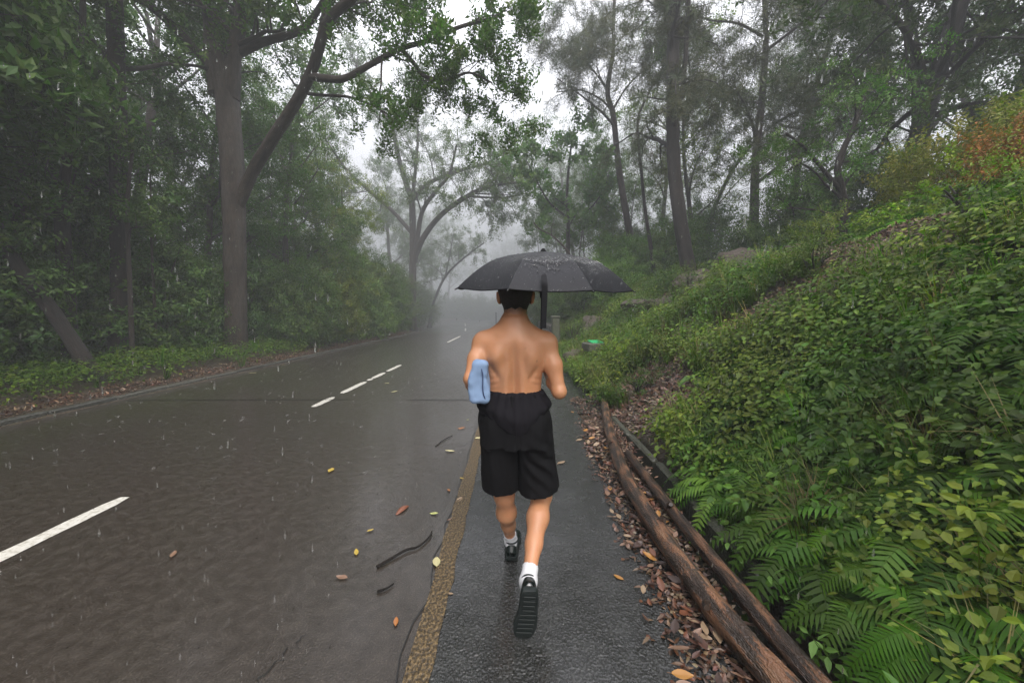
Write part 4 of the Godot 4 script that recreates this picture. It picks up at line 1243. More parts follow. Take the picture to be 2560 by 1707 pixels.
func make_plants() -> void:
	plant("lime_plant", "bright lime green seedling beside the drain's far lip", "plant", 1.72, -3.3, twig_mesh(20, 0.15, 0.07, 0.26, 0.35, 0.02, true), M.leaf, 1.0, Color(0.26, 0.38, 0.035), "", 0.0, 0.5)
	plant("broad_leaf_plant", "low plant with one broad flat leaf above the broken branch", "plant", 2.35, -4.7, twig_mesh(4, 0.30, 0.17, 0.22, 0.5, 0.0, true), M.leaf, 1.0, Color(0.10, 0.2, 0.04), "", 0.0, 0.7)
	plant("fern", "feathery pale green fern halfway up the bank by the path", "fern", 2.9, -6.6, fern_mesh(7, 0.7, 20), M.fern, 1.0, Color(0.11, 0.17, 0.05))
	plant("fern", "wide bluish fern right of the green lid", "fern", 3.5, -8.0, fern_mesh(8, 0.8, 20), M.fern, 1.0, Color(0.09, 0.16, 0.07))
	var F := [[1.75, -1.35, 0.95], [2.0, -1.0, 1.1], [2.35, -1.55, 1.1], [1.9, -1.9, 0.9], [2.9, -1.3, 1.0], [2.7, -2.1, 1.0], [2.2, -2.6, 0.85], [3.3, -2.0, 1.0], [3.2, -2.9, 0.95], [3.8, -2.6, 0.9], [2.6, -3.3, 0.8], [3.5, -3.8, 0.9], [1.62, -0.85, 0.9], [2.5, -0.6, 1.1], [3.1, -0.7, 1.1], [4.1, -3.3, 0.9], [1.85, -1.6, 0.8], [2.15, -1.95, 0.9], [2.5, -1.1, 1.0], [2.3, -2.2, 0.9], [1.75, -2.35, 0.7], [2.8, -1.7, 1.0], [3.0, -2.4, 0.9]]
	var meshes := [fern_mesh(9, 0.46, 30), fern_mesh(8, 0.52, 34), fern_mesh(10, 0.42, 28)]
	var mats := []
	for c in [Color(0.075, 0.19, 0.012), Color(0.11, 0.23, 0.014), Color(0.085, 0.17, 0.018)]:
		var mm: StandardMaterial3D = M.fern.duplicate()
		mm.albedo_color = lin(c.r, c.g, c.b)
		mats.append(mm)
	for k in F.size():
		var f: Array = F[k]
		var o := part("near_fern", meshes[k % 3], mats[(k / 2) % 3])
		o.transform = on_ground(f[0], f[1], f[2] * 1.25, 0.55, 0.08)
		tag(o, "bright green fern " + ("just above the drain on the near bank" if f[0] < 2.1 else ("midway up the near bank at lower right" if f[0] < 2.95 else "high on the near bank by the right frame edge")), "fern", "ferns on the near bank")
	# sprigs hanging over the dark drain
	var S := [[1.40, -2.05, 0.34], [1.44, -2.5, 0.3], [1.46, -1.75, 0.4], [1.5, -3.0, 0.34], [1.38, -1.45, 0.36], [1.52, -1.25, 0.42]]
	var sm := [twig_mesh(10, 0.11, 0.05, 0.4, 0.3, 0.02, true), twig_mesh(12, 0.09, 0.045, 0.4, 0.2, 0.02, true)]
	var lm: StandardMaterial3D = M.leaf.duplicate()
	lm.albedo_color = lin(0.13, 0.24, 0.05)
	for k in S.size():
		var o := part("sprig", sm[k % 2], lm)
		o.transform = Transform3D(basis_along(V(-0.7, 0.8, 0.1 * (k - 3)).normalized()).scaled(Vector3.ONE * S[k][2] * 1.6), V(S[k][0], 0.0, S[k][1]))
		tag(o, "pale green sprig leaning over the dark drain", "plant", "sprigs over the drain")
	# shrublets along the bank that show as clumps
	var C := [[2.1, -9.6, 0.5, LIME], [2.5, -11.5, 0.7, Color(0.10, 0.15, 0.03)], [3.6, -10.2, 0.6, GREEN], [2.2, -7.4, 0.45, LIME], [4.4, -9.3, 0.6, Color(0.11, 0.15, 0.03)], [5.2, -6.4, 0.5, OLIVE], [4.2, -5.2, 0.5, Color(0.11, 0.15, 0.03)], [2.2, -13.2, 0.8, Color(0.09, 0.13, 0.03)], [5.0, -4.2, 0.5, LIME], [4.6, -2.4, 0.6, Color(0.12, 0.17, 0.03)], [1.95, -5.6, 0.35, GREEN]]
	var words := ["left of the green lid", "behind the green lid", "above the feathery fern", "at the kerb's end", "under the dark straight trunk", "below the bank's crest", "halfway up the bank", "by the concrete pillar", "near the crest at right", "at the right frame edge", "by the upper end of the log"]
	for k in C.size():
		var c: Array = C[k]
		bush("bank_shrub", "small leafy shrub on the bank " + words[k], "shrub", V(c[0], gh(c[0], c[1]) - 0.03, c[1]), c[2], c[2] * 0.7, "small", 90, 0.55, c[3], "small shrubs on the right bank")

func fallen_leaf_mesh(k: int) -> ArrayMesh:
	var b := Buf.new()
	var n := 7
	var rows := []
	var curl := rnd(-0.25, 0.5)
	for j in n:
		var t := float(j) / (n - 1)
		var w := 0.42 * pow(sin(PI * clampf(t * 0.94 + 0.04, 0.0, 1.0)), 0.8) * (0.8 + 0.35 * (1.0 - t))
		var y := 0.03 + curl * 0.22 * (t - 0.5) * (t - 0.5) + rnd(-0.012, 0.012)
		var row := []
		for s in [-1.0, -0.5, 0.0, 0.5, 1.0]:
			row.append(V(s * w * 0.55, y + absf(s) * 0.10 * (0.4 + curl) + rnd(-0.012, 0.012), t - 0.5))
		rows.append(row)
	sheet(b, rows, false)
	rod(b, V(0, 0.04, -0.5), V(0.03, 0.02, -0.72), 0.012, 0.008, 4, Color(0.6, 0.5, 0.4))
	b.uv = PackedVector2Array()
	var keep := b.n.duplicate()
	smooth_normals(b)
	if k >= 0 and keep.size():
		for q in b.n.size():
			if b.n[q].y < 0.0 and q < n * 5:
				b.n[q] = -b.n[q]
	return b.mesh()

func make_fallen_leaves() -> void:
	var meshes := []
	for k in 6:
		meshes.append(fallen_leaf_mesh(k))
	var tones := [Color(0.16, 0.062, 0.032), Color(0.10, 0.048, 0.034), Color(0.22, 0.13, 0.085), Color(0.065, 0.038, 0.030), Color(0.30, 0.21, 0.13), Color(0.38, 0.18, 0.04)]
	var bright := [Color(0.45, 0.32, 0.06), Color(0.42, 0.44, 0.14), Color(0.36, 0.14, 0.04), Color(0.55, 0.50, 0.26)]
	var mm := []
	for c in tones + bright:
		var m: StandardMaterial3D = M.litter.duplicate()
		m.albedo_color = lin(c.r, c.g, c.b)
		mm.append(m)
	# on the road: x, z, length, tone, label
	var R := [[-0.39, -4.26, 0.11, 9, "pale yellow leaf on the yellow line behind the man's shorts"], [-0.67, -3.86, 0.10, 9, "pale cream leaf on the road left of the man's hip"], [-1.71, -3.38, 0.11, 6, "lone yellow leaf out in the road lane"], [-0.45, -3.21, 0.05, 6, "tiny yellow leaf left of the man's shorts hem"], [-0.53, -2.99, 0.05, 8, "small orange leaf left of the line near the man's knee"], [-0.42, -2.83, 0.08, 4, "tan leaf touching the yellow line by his forward leg"], [-0.58, -2.63, 0.06, 7, "greenish yellow leaf left of the line"], [-0.44, -2.55, 0.06, 2, "dull pinkish leaf against the yellow line"], [-0.97, -2.42, 0.045, 6, "thin yellow leaf right below the reddish bark"], [-0.97, -2.19, 0.06, 6, "yellow leaf left of the thin dark stick"], [-0.96, -1.97, 0.07, 2, "faded brown leaf left of the stick's end"], [-0.45, -2.09, 0.10, 9, "slim pale green leaf left of the yellow line"], [-0.33, -1.85, 0.035, 4, "tiny tan leaf right of the yellow line"], [0.49, -3.55, 0.11, 4, "tan leaf on the footpath right of the man's shorts"], [-0.61, -5.01, 0.05, 7, "small green leaf on the road at the man's elbow"], [-0.65, -4.63, 0.09, 8, "reddish leaf under the blue bag on the road"], [-0.5, -5.9, 0.12, 4, "crumpled tan leaf below the blue bag"], [-0.56, -1.67, 0.05, 8, "small orange leaf near the bottom of the frame"], [-2.09, -2.17, 0.07, 2, "pale crumpled leaf below the near white dash"], [0.60, -1.97, 0.06, 5, "orange leaf on the footpath near the logs"], [-2.6, -7.6, 0.12, 9, "pale leaf beside the white centre line"], [-2.2, -6.8, 0.12, 9, "pale leaf right of the second white dash"], [-6.3, -8.9, 0.14, 9, "pale leaf at the left kerb by the forked tree"], [-6.4, -10.3, 0.12, 6, "yellow leaf at the left kerb further on"], [0.9, -5.4, 0.07, 5, "small orange leaf on the footpath by the log's far end"], [0.78, -4.2, 0.10, 4, "cream leaf at the tip of the leaf drift"]]
	for r in R:
		var o := part("fallen_leaf", meshes[rng.randi() % 6], mm[r[3]])
		o.transform = Transform3D(Basis.from_euler(V(rnd(-0.1, 0.1), rnd(0, TAU), rnd(-0.1, 0.1))).scaled(Vector3.ONE * r[2]), V(r[0], 0.006, r[1]))
		tag(o, r[4], "leaf", "leaves fallen on the wet asphalt")
	# the drift between path and log
	for k in 290:
		var z := rnd(-4.6, -1.15)
		var t := (-1.15 - z) / 3.45
		var lo := lerpf(0.66, 0.86, t) + 0.08 * nf.get_noise_2d(z * 12.0, 4.0)
		var hi := lerpf(1.0, 1.22, t)
		var x := lerpf(lo, hi, pow(rng.randf(), 0.8))
		var o := part("drift_leaf", meshes[rng.randi() % 6], mm[(rng.randi() % 5) if rng.randf() < 0.93 else 5])
		o.transform = Transform3D(Basis.from_euler(V(rnd(-0.4, 0.4), rnd(0, TAU), rnd(-0.5, 0.5))).scaled(Vector3.ONE * rnd(0.045, 0.09)), V(x, 0.008 + rnd(0.0, 0.03) + 0.02 * smoothstep(lo, hi, x), z))
		tag(o, "brown dead leaf in the drift between footpath and logs", "leaf", "leaves drifted against the logs")
	var xf := []
	var tn := []
	for k in 280:
		var z := rnd(-4.9, -1.0)
		var t := (-1.15 - z) / 3.45
		var x := rnd(lerpf(0.74, 0.93, t), lerpf(1.05, 1.3, t))
		xf.append(Transform3D(Basis(Vector3.UP, rnd(0, TAU)).scaled(Vector3.ONE * rnd(0.5, 0.8)), V(x, 0.0, z)))
		tn.append(shade(Color(0.9, 0.85, 0.8), 0.25))
	for k in 70:
		xf.append(Transform3D(Basis(Vector3.UP, rnd(0, TAU)).scaled(Vector3.ONE * rnd(0.5, 0.9)), V(rnd(0.98, 1.5), -0.02, rnd(-6.4, -4.6))))
		tn.append(shade(Color(0.9, 0.85, 0.8), 0.25))
	tag(many("drift_litter", CL.litter[0], M.litter, xf, tn), "crumbled brown leaf matter under the drift beside the logs", "leaf litter", "", "stuff")

# ------------------------------------------------------------------ bodies from distance fields
class Field:
	var lo: Vector3
	var h: float
	var nx: int
	var ny: int
	var nz: int
	var d := PackedFloat32Array()
	func _init(a: Vector3, b: Vector3, cell: float) -> void:
		lo = a
		h = cell
		nx = int((b.x - a.x) / h) + 2
		ny = int((b.y - a.y) / h) + 2
		nz = int((b.z - a.z) / h) + 2
		d.resize(nx * ny * nz)
		d.fill(1.0)
	func join(k: int, v: float, s: float) -> void:
		var a := d[k]
		var t := maxf(s - absf(a - v), 0.0) / s
		d[k] = minf(a, v) - t * t * s * 0.25
	func span(a: Vector3, b: Vector3) -> Array:
		return [clampi(int((a.x - lo.x) / h), 0, nx - 1), clampi(int((b.x - lo.x) / h) + 1, 0, nx - 1), clampi(int((a.y - lo.y) / h), 0, ny - 1), clampi(int((b.y - lo.y) / h) + 1, 0, ny - 1), clampi(int((a.z - lo.z) / h), 0, nz - 1), clampi(int((b.z - lo.z) / h) + 1, 0, nz - 1)]
	func bone(a: Vector3, b: Vector3, ra: float, rb: float, s := 0.02) -> void:
		var m := maxf(ra, rb) + s + h * 2.0
		var r := span(a.min(b) - Vector3.ONE * m, a.max(b) + Vector3.ONE * m)
		var ab := b - a
		var l2 := maxf(ab.length_squared(), 1e-9)
		for z in range(r[4], r[5] + 1):
			for y in range(r[2], r[3] + 1):
				for x in range(r[0], r[1] + 1):
					var p := Vector3(lo.x + x * h, lo.y + y * h, lo.z + z * h) - a
					var t := clampf(p.dot(ab) / l2, 0.0, 1.0)
					join((z * ny + y) * nx + x, (p - ab * t).length() - (ra + (rb - ra) * t), s)
	func ball(c: Vector3, rad: Vector3, s := 0.02) -> void:
		var m := rad + Vector3.ONE * (s + h * 2.0)
		var r := span(c - m, c + m)
		var k := minf(rad.x, minf(rad.y, rad.z))
		for z in range(r[4], r[5] + 1):
			for y in range(r[2], r[3] + 1):
				for x in range(r[0], r[1] + 1):
					var p := (Vector3(lo.x + x * h, lo.y + y * h, lo.z + z * h) - c) / rad
					var l := p.length()
					join((z * ny + y) * nx + x, (l - 1.0) * k if l > 1e-6 else -k, s)
	func carve(c: Vector3, rad: Vector3, s := 0.01) -> void:
		var m := rad + Vector3.ONE * (s + h * 2.0)
		var r := span(c - m, c + m)
		var q := minf(rad.x, minf(rad.y, rad.z))
		for z in range(r[4], r[5] + 1):
			for y in range(r[2], r[3] + 1):
				for x in range(r[0], r[1] + 1):
					var k := (z * ny + y) * nx + x
					var p := (Vector3(lo.x + x * h, lo.y + y * h, lo.z + z * h) - c) / rad
					var v := -(p.length() - 1.0) * q
					var t := maxf(s - absf(d[k] - v), 0.0) / s
					d[k] = maxf(d[k], v) + t * t * s * 0.25
	func each(a: Vector3, b: Vector3, f: Callable) -> void:
		var r := span(a, b)
		for z in range(r[4], r[5] + 1):
			for y in range(r[2], r[3] + 1):
				for x in range(r[0], r[1] + 1):
					var k := (z * ny + y) * nx + x
					d[k] = f.call(Vector3(lo.x + x * h, lo.y + y * h, lo.z + z * h), d[k])
	func to_buf(out: Buf, col: Callable) -> void:
		var id := PackedInt32Array()
		id.resize(d.size())
		id.fill(-1)
		var sy := nx
		var sz := nx * ny
		var off := PackedInt32Array([0, 1, sy, sy + 1, sz, sz + 1, sz + sy, sz + sy + 1])
		for z in nz - 1:
			for y in ny - 1:
				for x in nx - 1:
					var k := (z * ny + y) * nx + x
					var neg := 0
					for o in off:
						if d[k + o] < 0.0:
							neg += 1
					if neg == 0 or neg == 8:
						continue
					var sum := Vector3.ZERO
					var cnt := 0
					for e: Array in EDGES:
						var a := d[k + off[e[0]]]
						var b := d[k + off[e[1]]]
						if (a < 0.0) != (b < 0.0):
							var t := a / (a - b)
							var pa: Vector3 = CORNER[e[0]]
							sum += pa.lerp(CORNER[e[1]], t)
							cnt += 1
					var p := lo + (Vector3(x, y, z) + sum / cnt) * h
					var g := Vector3(
						d[k + 1] + d[k + sy + 1] + d[k + sz + 1] + d[k + sz + sy + 1] - d[k] - d[k + sy] - d[k + sz] - d[k + sz + sy],
						d[k + sy] + d[k + sy + 1] + d[k + sz + sy] + d[k + sz + sy + 1] - d[k] - d[k + 1] - d[k + sz] - d[k + sz + 1],
						d[k + sz] + d[k + sz + 1] + d[k + sz + sy] + d[k + sz + sy + 1] - d[k] - d[k + 1] - d[k + sy] - d[k + sy + 1])
					id[k] = out.v.size()
					out.v.append(p)
					out.n.append(g.normalized())
					out.c.append(col.call(p))
		for z in range(1, nz - 1):
			for y in range(1, ny - 1):
				for x in range(1, nx - 1):
					var k := (z * ny + y) * nx + x
					var a := d[k] < 0.0
					if a != (d[k + 1] < 0.0):
						_q(out, id[k], id[k - sy], id[k - sy - sz], id[k - sz], a)
					if a != (d[k + sy] < 0.0):
						_q(out, id[k], id[k - sz], id[k - sz - 1], id[k - 1], a)
					if a != (d[k + sz] < 0.0):
						_q(out, id[k], id[k - 1], id[k - 1 - sy], id[k - sy], a)
	func _q(out: Buf, a: int, b: int, c: int, e: int, flip: bool) -> void:
		if a < 0 or b < 0 or c < 0 or e < 0:
			return
		if flip:
			out.i.append_array([a, b, c, a, c, e])
		else:
			out.i.append_array([a, c, b, a, e, c])
	const CORNER := [Vector3(0, 0, 0), Vector3(1, 0, 0), Vector3(0, 1, 0), Vector3(1, 1, 0), Vector3(0, 0, 1), Vector3(1, 0, 1), Vector3(0, 1, 1), Vector3(1, 1, 1)]
	const EDGES := [[0, 1], [2, 3], [4, 5], [6, 7], [0, 2], [1, 3], [4, 6], [5, 7], [0, 4], [1, 5], [2, 6], [3, 7]]

func prof(t: Array, y: float, k: int) -> float:
	if y <= t[0][0]:
		return t[0][k]
	for j in t.size() - 1:
		if y < t[j + 1][0]:
			var f: float = (y - t[j][0]) / (t[j + 1][0] - t[j][0])
			return cubic_interpolate(t[j][k], t[j + 1][k], t[maxi(j - 1, 0)][k], t[mini(j + 2, t.size() - 1)][k], f)
	return t[-1][k]

func gauss(x: float, s: float) -> float:
	return exp(-(x / s) * (x / s))

# height, half width, half depth, middle in z
const TORSO := [[0.80, 0.06, 0.04, 0.0], [0.88, 0.125, 0.075, 0.0], [0.95, 0.150, 0.100, 0.003], [1.03, 0.145, 0.095, 0.0], [1.09, 0.137, 0.084, -0.005], [1.16, 0.140, 0.088, -0.005], [1.23, 0.151, 0.100, -0.005], [1.30, 0.162, 0.104, 0.0], [1.35, 0.158, 0.094, 0.008], [1.385, 0.125, 0.075, 0.014], [1.415, 0.075, 0.055, 0.018], [1.45, 0.045, 0.04, 0.015]]

const MOLES := [Vector3(-0.015, 1.21, 0.09), Vector3(0.07, 1.18, 0.085), Vector3(-0.09, 1.14, 0.075), Vector3(0.05, 1.32, 0.10), Vector3(-0.06, 1.345, 0.09), Vector3(0.03, 1.10, 0.08), Vector3(0.11, 1.26, 0.095), Vector3(0.19, 1.24, 0.05)]

func skin_tone(p: Vector3) -> Color:
	var a := nf.get_noise_3dv(p * 14.0) * 0.5 + nz.get_noise_3dv(p * 40.0) * 0.5
	var mole := 0.0
	for m: Vector3 in MOLES:
		mole = maxf(mole, gauss(p.distance_to(m), 0.0042))
	return Color(0.58, 0.275, 0.142) * (1.0 + 0.16 * a) * (1.0 - 0.6 * mole) + Color(0.03, 0.0, -0.004) * clampf(a, -1, 1)

const SHOULDER_L := Vector3(-0.160, 1.340, 0.0)
const SHOULDER_R := Vector3(0.166, 1.338, 0.0)
const ELBOW_L := Vector3(-0.213, 1.175, 0.10)
const ELBOW_R := Vector3(0.222, 1.105, 0.06)
const WRIST_L := Vector3(-0.196, 1.068, -0.072)
const WRIST_R := Vector3(0.175, 1.19, -0.155)
const GRIP := Vector3(0.148, 1.235, -0.20)     # where the right hand closes on the handle
const KNEE_L := Vector3(-0.055, 0.485, -0.11)
const KNEE_R := Vector3(0.150, 0.50, -0.085)
const ANKLE_L := Vector3(-0.020, 0.10, -0.30)
const ANKLE_R := Vector3(0.062, 0.268, 0.270)

func add_hand(out: Buf, wrist: Vector3, palm_c: Vector3, along: Vector3, across_v: Vector3, inward: Vector3, thumb_side: float, curl: float) -> void:
	# along: wrist to knuckles; across_v: index to little finger; inward: palm faces
	var f := Field.new(palm_c - Vector3.ONE * 0.12, palm_c + Vector3.ONE * 0.12, 0.0035)
	f.bone(wrist, palm_c - along * 0.02, 0.024, 0.022, 0.02)
	var kn := []
	for k in 4:
		var o := across_v * (k - 1.5) * 0.0195
		var root := palm_c - along * 0.035 + o * 0.7
		var knuckle := palm_c + along * (0.040 - 0.004 * absf(k - 1.2)) + o
		f.bone(root, knuckle, 0.014, 0.0115, 0.012)
		kn.append(knuckle)
	var ln := [0.042, 0.046, 0.043, 0.034]
	for k in 4:
		var p: Vector3 = kn[k]
		var ang := 0.0
		for s in 3:
			ang += curl * [0.85, 1.15, 0.85][s]
			var dd := along * cos(ang) + inward * sin(ang)
			var l: float = ln[k] * [1.0, 0.66, 0.52][s]
			var e := p + dd * l
			f.bone(p, e, [0.0098, 0.0088, 0.0080][s], [0.0088, 0.0080, 0.0068][s], 0.004)
			p = e
	# thumb leaves the index side near the palm's foot and closes against the fingers
	var tr := palm_c - along * 0.028 - across_v * 0.026 * thumb_side
	var t1 := tr + (along * 0.45 - across_v * 0.55 * thumb_side + inward * 0.6).normalized() * 0.040
	var t2 := t1 + (along * 0.5 + inward * 0.9 + across_v * 0.15 * thumb_side).normalized() * 0.030
	var t3 := t2 + (along * 0.25 + inward * 0.6 + across_v * 0.75 * thumb_side).normalized() * 0.025
	f.bone(tr, t1, 0.0145, 0.0115, 0.012)
	f.bone(t1, t2, 0.0108, 0.0098, 0.005)
	f.bone(t2, t3, 0.0098, 0.0078, 0.004)
	f.to_buf(out, skin_tone)

func make_person() -> void:
	var root := thing("person", "shirtless person in black shorts walking away under the umbrella", "person", V(0.012, 0, -1.87))
	var f := Field.new(V(-0.33, 0.04, -0.46), V(0.33, 1.56, 0.36), 0.0090)
	# trunk
	f.each(V(-0.26, 0.82, -0.2), V(0.26, 1.48, 0.2), func(p: Vector3, old: float) -> float:
		var a := prof(TORSO, p.y, 1)
		var b := prof(TORSO, p.y, 2)
		var x := absf(p.x) / a
		var zz := (p.z - prof(TORSO, p.y, 3)) / b
		var l := pow(pow(x, 2.4) + pow(absf(zz), 2.4), 1.0 / 2.4)
		var v := (l - 1.0) * minf(a, b) * 0.92
		if p.z > 0.0:
			var spine := smoothstep(0.99, 1.08, p.y) * (1.0 - smoothstep(1.30, 1.40, p.y))
			v += 0.017 * gauss(p.x + 0.002, 0.021) * spine
			v -= 0.010 * gauss(absf(p.x) - 0.043, 0.024) * (1.0 - smoothstep(1.17, 1.27, p.y)) * smoothstep(1.0, 1.06, p.y)
			# shoulder blades, the left one pushed out by the raised elbow
			v -= 0.017 * gauss(p.x + 0.092, 0.045) * gauss(p.y - 1.275, 0.055)
			v -= 0.014 * gauss(p.x - 0.088, 0.045) * gauss(p.y - 1.265, 0.065)
			v += 0.010 * gauss(p.x + 0.05, 0.018) * gauss(p.y - 1.25, 0.06)
			v += 0.009 * gauss(p.x - 0.046, 0.018) * gauss(p.y - 1.24, 0.07)
			# edges of the blades, the ribs under them, the hollow of the waist
			v += 0.008 * gauss(p.x + 0.105 + (p.y - 1.22) * 0.5, 0.013) * gauss(p.y - 1.205, 0.035)
			v += 0.008 * gauss(p.x - 0.100 - (p.y - 1.21) * 0.5, 0.013) * gauss(p.y - 1.195, 0.035)
			v += 0.0009 * sin((p.y + absf(p.x) * 0.35) * 210.0) * gauss(absf(p.x) - 0.105, 0.03) * gauss(p.y - 1.15, 0.045)
			v += 0.004 * gauss(absf(p.x) - 0.10, 0.02) * gauss(p.y - 1.385, 0.02)
			v += 0.005 * gauss(absf(p.x) - 0.045, 0.014) * gauss(p.y - 1.035, 0.018)
		else:
			# chest and belly
			v -= 0.009 * gauss(absf(p.x) - 0.07, 0.05) * gauss(p.y - 1.275, 0.045)
			v += 0.006 * gauss(p.x, 0.012) * smoothstep(1.05, 1.1, p.y) * (1.0 - smoothstep(1.30, 1.36, p.y))
			v += 0.012 * gauss(p.x, 0.010) * gauss(p.y - 1.10, 0.010)
		if p.y > 1.46:
			v = maxf(v, p.y - 1.46)
		return minf(old, v))
	# neck, slopes of the shoulders, shoulder caps
	f.bone(V(0, 1.36, 0.02), V(0.004, 1.53, -0.012), 0.062, 0.054, 0.05)
	for s in [-1.0, 1.0]:
		f.bone(V(s * 0.03, 1.425, 0.022), V(s * 0.135, 1.362, 0.012), 0.040, 0.040, 0.04)
	f.ball(SHOULDER_L, V(0.053, 0.060, 0.056), 0.03)
	f.ball(SHOULDER_R, V(0.053, 0.060, 0.056), 0.03)
	# arms
	f.bone(SHOULDER_L + V(0, -0.01, 0), SHOULDER_L.lerp(ELBOW_L, 0.45) + V(-0.004, 0, 0.006), 0.046, 0.041, 0.025)
	f.bone(SHOULDER_L.lerp(ELBOW_L, 0.45) + V(-0.004, 0, 0.006), ELBOW_L, 0.041, 0.032, 0.025)
	f.ball(ELBOW_L + V(0, 0, 0.006), V(0.029, 0.030, 0.034), 0.015)
	f.bone(ELBOW_L + (WRIST_L - ELBOW_L) * 0.08, ELBOW_L.lerp(WRIST_L, 0.35), 0.033, 0.037, 0.02)
	f.bone(ELBOW_L.lerp(WRIST_L, 0.35), WRIST_L, 0.036, 0.024, 0.02)
	f.bone(SHOULDER_R + V(0, -0.01, 0), SHOULDER_R.lerp(ELBOW_R, 0.45) + V(0.004, 0, 0.008), 0.046, 0.042, 0.025)
	f.bone(SHOULDER_R.lerp(ELBOW_R, 0.45) + V(0.004, 0, 0.008), ELBOW_R, 0.042, 0.032, 0.025)
	f.ball(ELBOW_R + V(0, -0.002, 0.006), V(0.029, 0.030, 0.035), 0.015)
	f.bone(ELBOW_R, ELBOW_R.lerp(WRIST_R, 0.35), 0.034, 0.038, 0.02)
	f.bone(ELBOW_R.lerp(WRIST_R, 0.35), WRIST_R, 0.037, 0.024, 0.02)
	# legs: left carries, right swings through with the heel up
	for leg in [[V(-0.08, 0.9, 0.0), KNEE_L, ANKLE_L], [V(0.088, 0.9, 0.0), KNEE_R, ANKLE_R]]:
		var hip: Vector3 = leg[0]
		var knee: Vector3 = leg[1]
		var ank: Vector3 = leg[2]
		var back := (ank - knee).normalized().cross(Vector3.RIGHT).normalized()
		if back.z < 0.0 and absf(back.z) > absf(back.y):
			back = -back
		if back.dot(Vector3(0, 0.5, 1)) < 0.0:
			back = -back
		f.bone(hip, knee, 0.085, 0.056, 0.03)
		f.bone(knee, knee.lerp(ank, 0.32) + back * 0.016, 0.050, 0.054, 0.03)
		f.bone(knee.lerp(ank, 0.32) + back * 0.016, knee.lerp(ank, 0.62) + back * 0.006, 0.054, 0.039, 0.03)
		f.bone(knee.lerp(ank, 0.62) + back * 0.006, ank, 0.039, 0.030, 0.03)
	var body := Buf.new()
	f.to_buf(body, skin_tone)
	# head, turned straight ahead, on a grid of its own
	var hc := V(0.006, 1.575, -0.018)
	var hf := Field.new(hc - V(0.12, 0.17, 0.14), hc + V(0.12, 0.15, 0.13), 0.0048)
	hf.ball(hc + V(0, 0.030, 0.012), V(0.076, 0.086, 0.094), 0.02)
	hf.ball(hc + V(0, -0.035, -0.035), V(0.061, 0.085, 0.064), 0.04)
	hf.ball(hc + V(0, -0.092, -0.066), V(0.030, 0.022, 0.026), 0.03)
	hf.bone(hc + V(-0.002, -0.17, 0.022), hc + V(0, -0.03, 0.02), 0.055, 0.056, 0.03)
	var bare := hf.d.duplicate()
	hf.bone(hc + V(0, 0.0, -0.094), hc + V(0, -0.036, -0.113), 0.010, 0.014, 0.012)
	hf.ball(hc + V(0, -0.040, -0.102), V(0.018, 0.009, 0.012), 0.008)
	for s in [-1.0, 1.0]:
		hf.carve(hc + V(s * 0.031, 0.004, -0.100), V(0.016, 0.0085, 0.014), 0.010)
		hf.bone(hc + V(s * 0.015, 0.024, -0.096), hc + V(s * 0.045, 0.024, -0.084), 0.009, 0.008, 0.012)
		hf.ball(hc + V(s * 0.045, -0.022, -0.074), V(0.018, 0.014, 0.014), 0.025)
		# ears: a thin leaning shell with a rim and lobe
		hf.ball(hc + V(s * 0.086, -0.004, 0.006), V(0.011, 0.032, 0.018), 0.006)
		hf.bone(hc + V(s * 0.093, 0.018, 0.012), hc + V(s * 0.091, -0.012, 0.018), 0.0055, 0.005, 0.004)
		hf.ball(hc + V(s * 0.078, -0.030, -0.002), V(0.007, 0.010, 0.009), 0.006)
		hf.carve(hc + V(s * 0.092, -0.002, -0.002), V(0.006, 0.016, 0.009), 0.004)
	hf.bone(hc + V(-0.019, -0.066, -0.094), hc + V(0.019, -0.066, -0.094), 0.0065, 0.0065, 0.006)
	hf.bone(hc + V(-0.017, -0.076, -0.093), hc + V(0.017, -0.076, -0.093), 0.0075, 0.0075, 0.004)
	# cropped stubble darkens the skin below the hair at the nape and temples
	hf.to_buf(body, func(p: Vector3) -> Color:
		var q := p - hc
		var stub := smoothstep(-0.105, -0.058, q.y) * smoothstep(-0.055, 0.0, q.z) * (1.0 - smoothstep(0.076, 0.082, absf(q.x)))
		return skin_tone(p).lerp(Color(0.05, 0.032, 0.024), 0.85 * clampf(stub + 0.25 * stub * nf.get_noise_3dv(p * 220.0), 0.0, 1.0)))
	# hands: right closed round the umbrella handle, left under the bag
	add_hand(body, WRIST_R, GRIP + V(0.030, -0.004, 0.012), (GRIP - WRIST_R + V(0.012, 0, -0.02)).normalized(), V(0.1, -1, 0.1).normalized(), V(-0.95, 0.05, -0.3).normalized(), 1.0, 0.95)
	add_hand(body, WRIST_L, WRIST_L + V(0.030, -0.012, -0.050), V(0.35, 0.0, -0.94).normalized(), V(-0.94, -0.1, -0.33).normalized(), V(0.0, 0.97, 0.22).normalized(), -1.0, 0.62)
	part("body", body.mesh(), M.skin, root)
	for s in [-1.0, 1.0]:
		var e := SphereMesh.new()
		e.radius = 0.0110
		e.height = 0.022
		e.radial_segments = 16
		e.rings = 8
		var eye := part("eye", e, M.eye, root)
		eye.position = hc + V(s * 0.031, 0.004, -0.0795)
		var ir := SphereMesh.new()
		ir.radius = 0.006
		ir.height = 0.004
		ir.radial_segments = 12
		ir.rings = 5
		var iris := part("iris", ir, M.black_plastic, eye)
		iris.transform = Transform3D(Basis(Vector3.RIGHT, PI / 2), V(0, 0, -0.0105))
	# cropped black hair, faded towards the nape
	var gf := Field.new(hf.lo, hf.lo + Vector3.ONE * 0.02, hf.h)
	gf.nx = hf.nx
	gf.ny = hf.ny
	gf.nz = hf.nz
	gf.d = bare
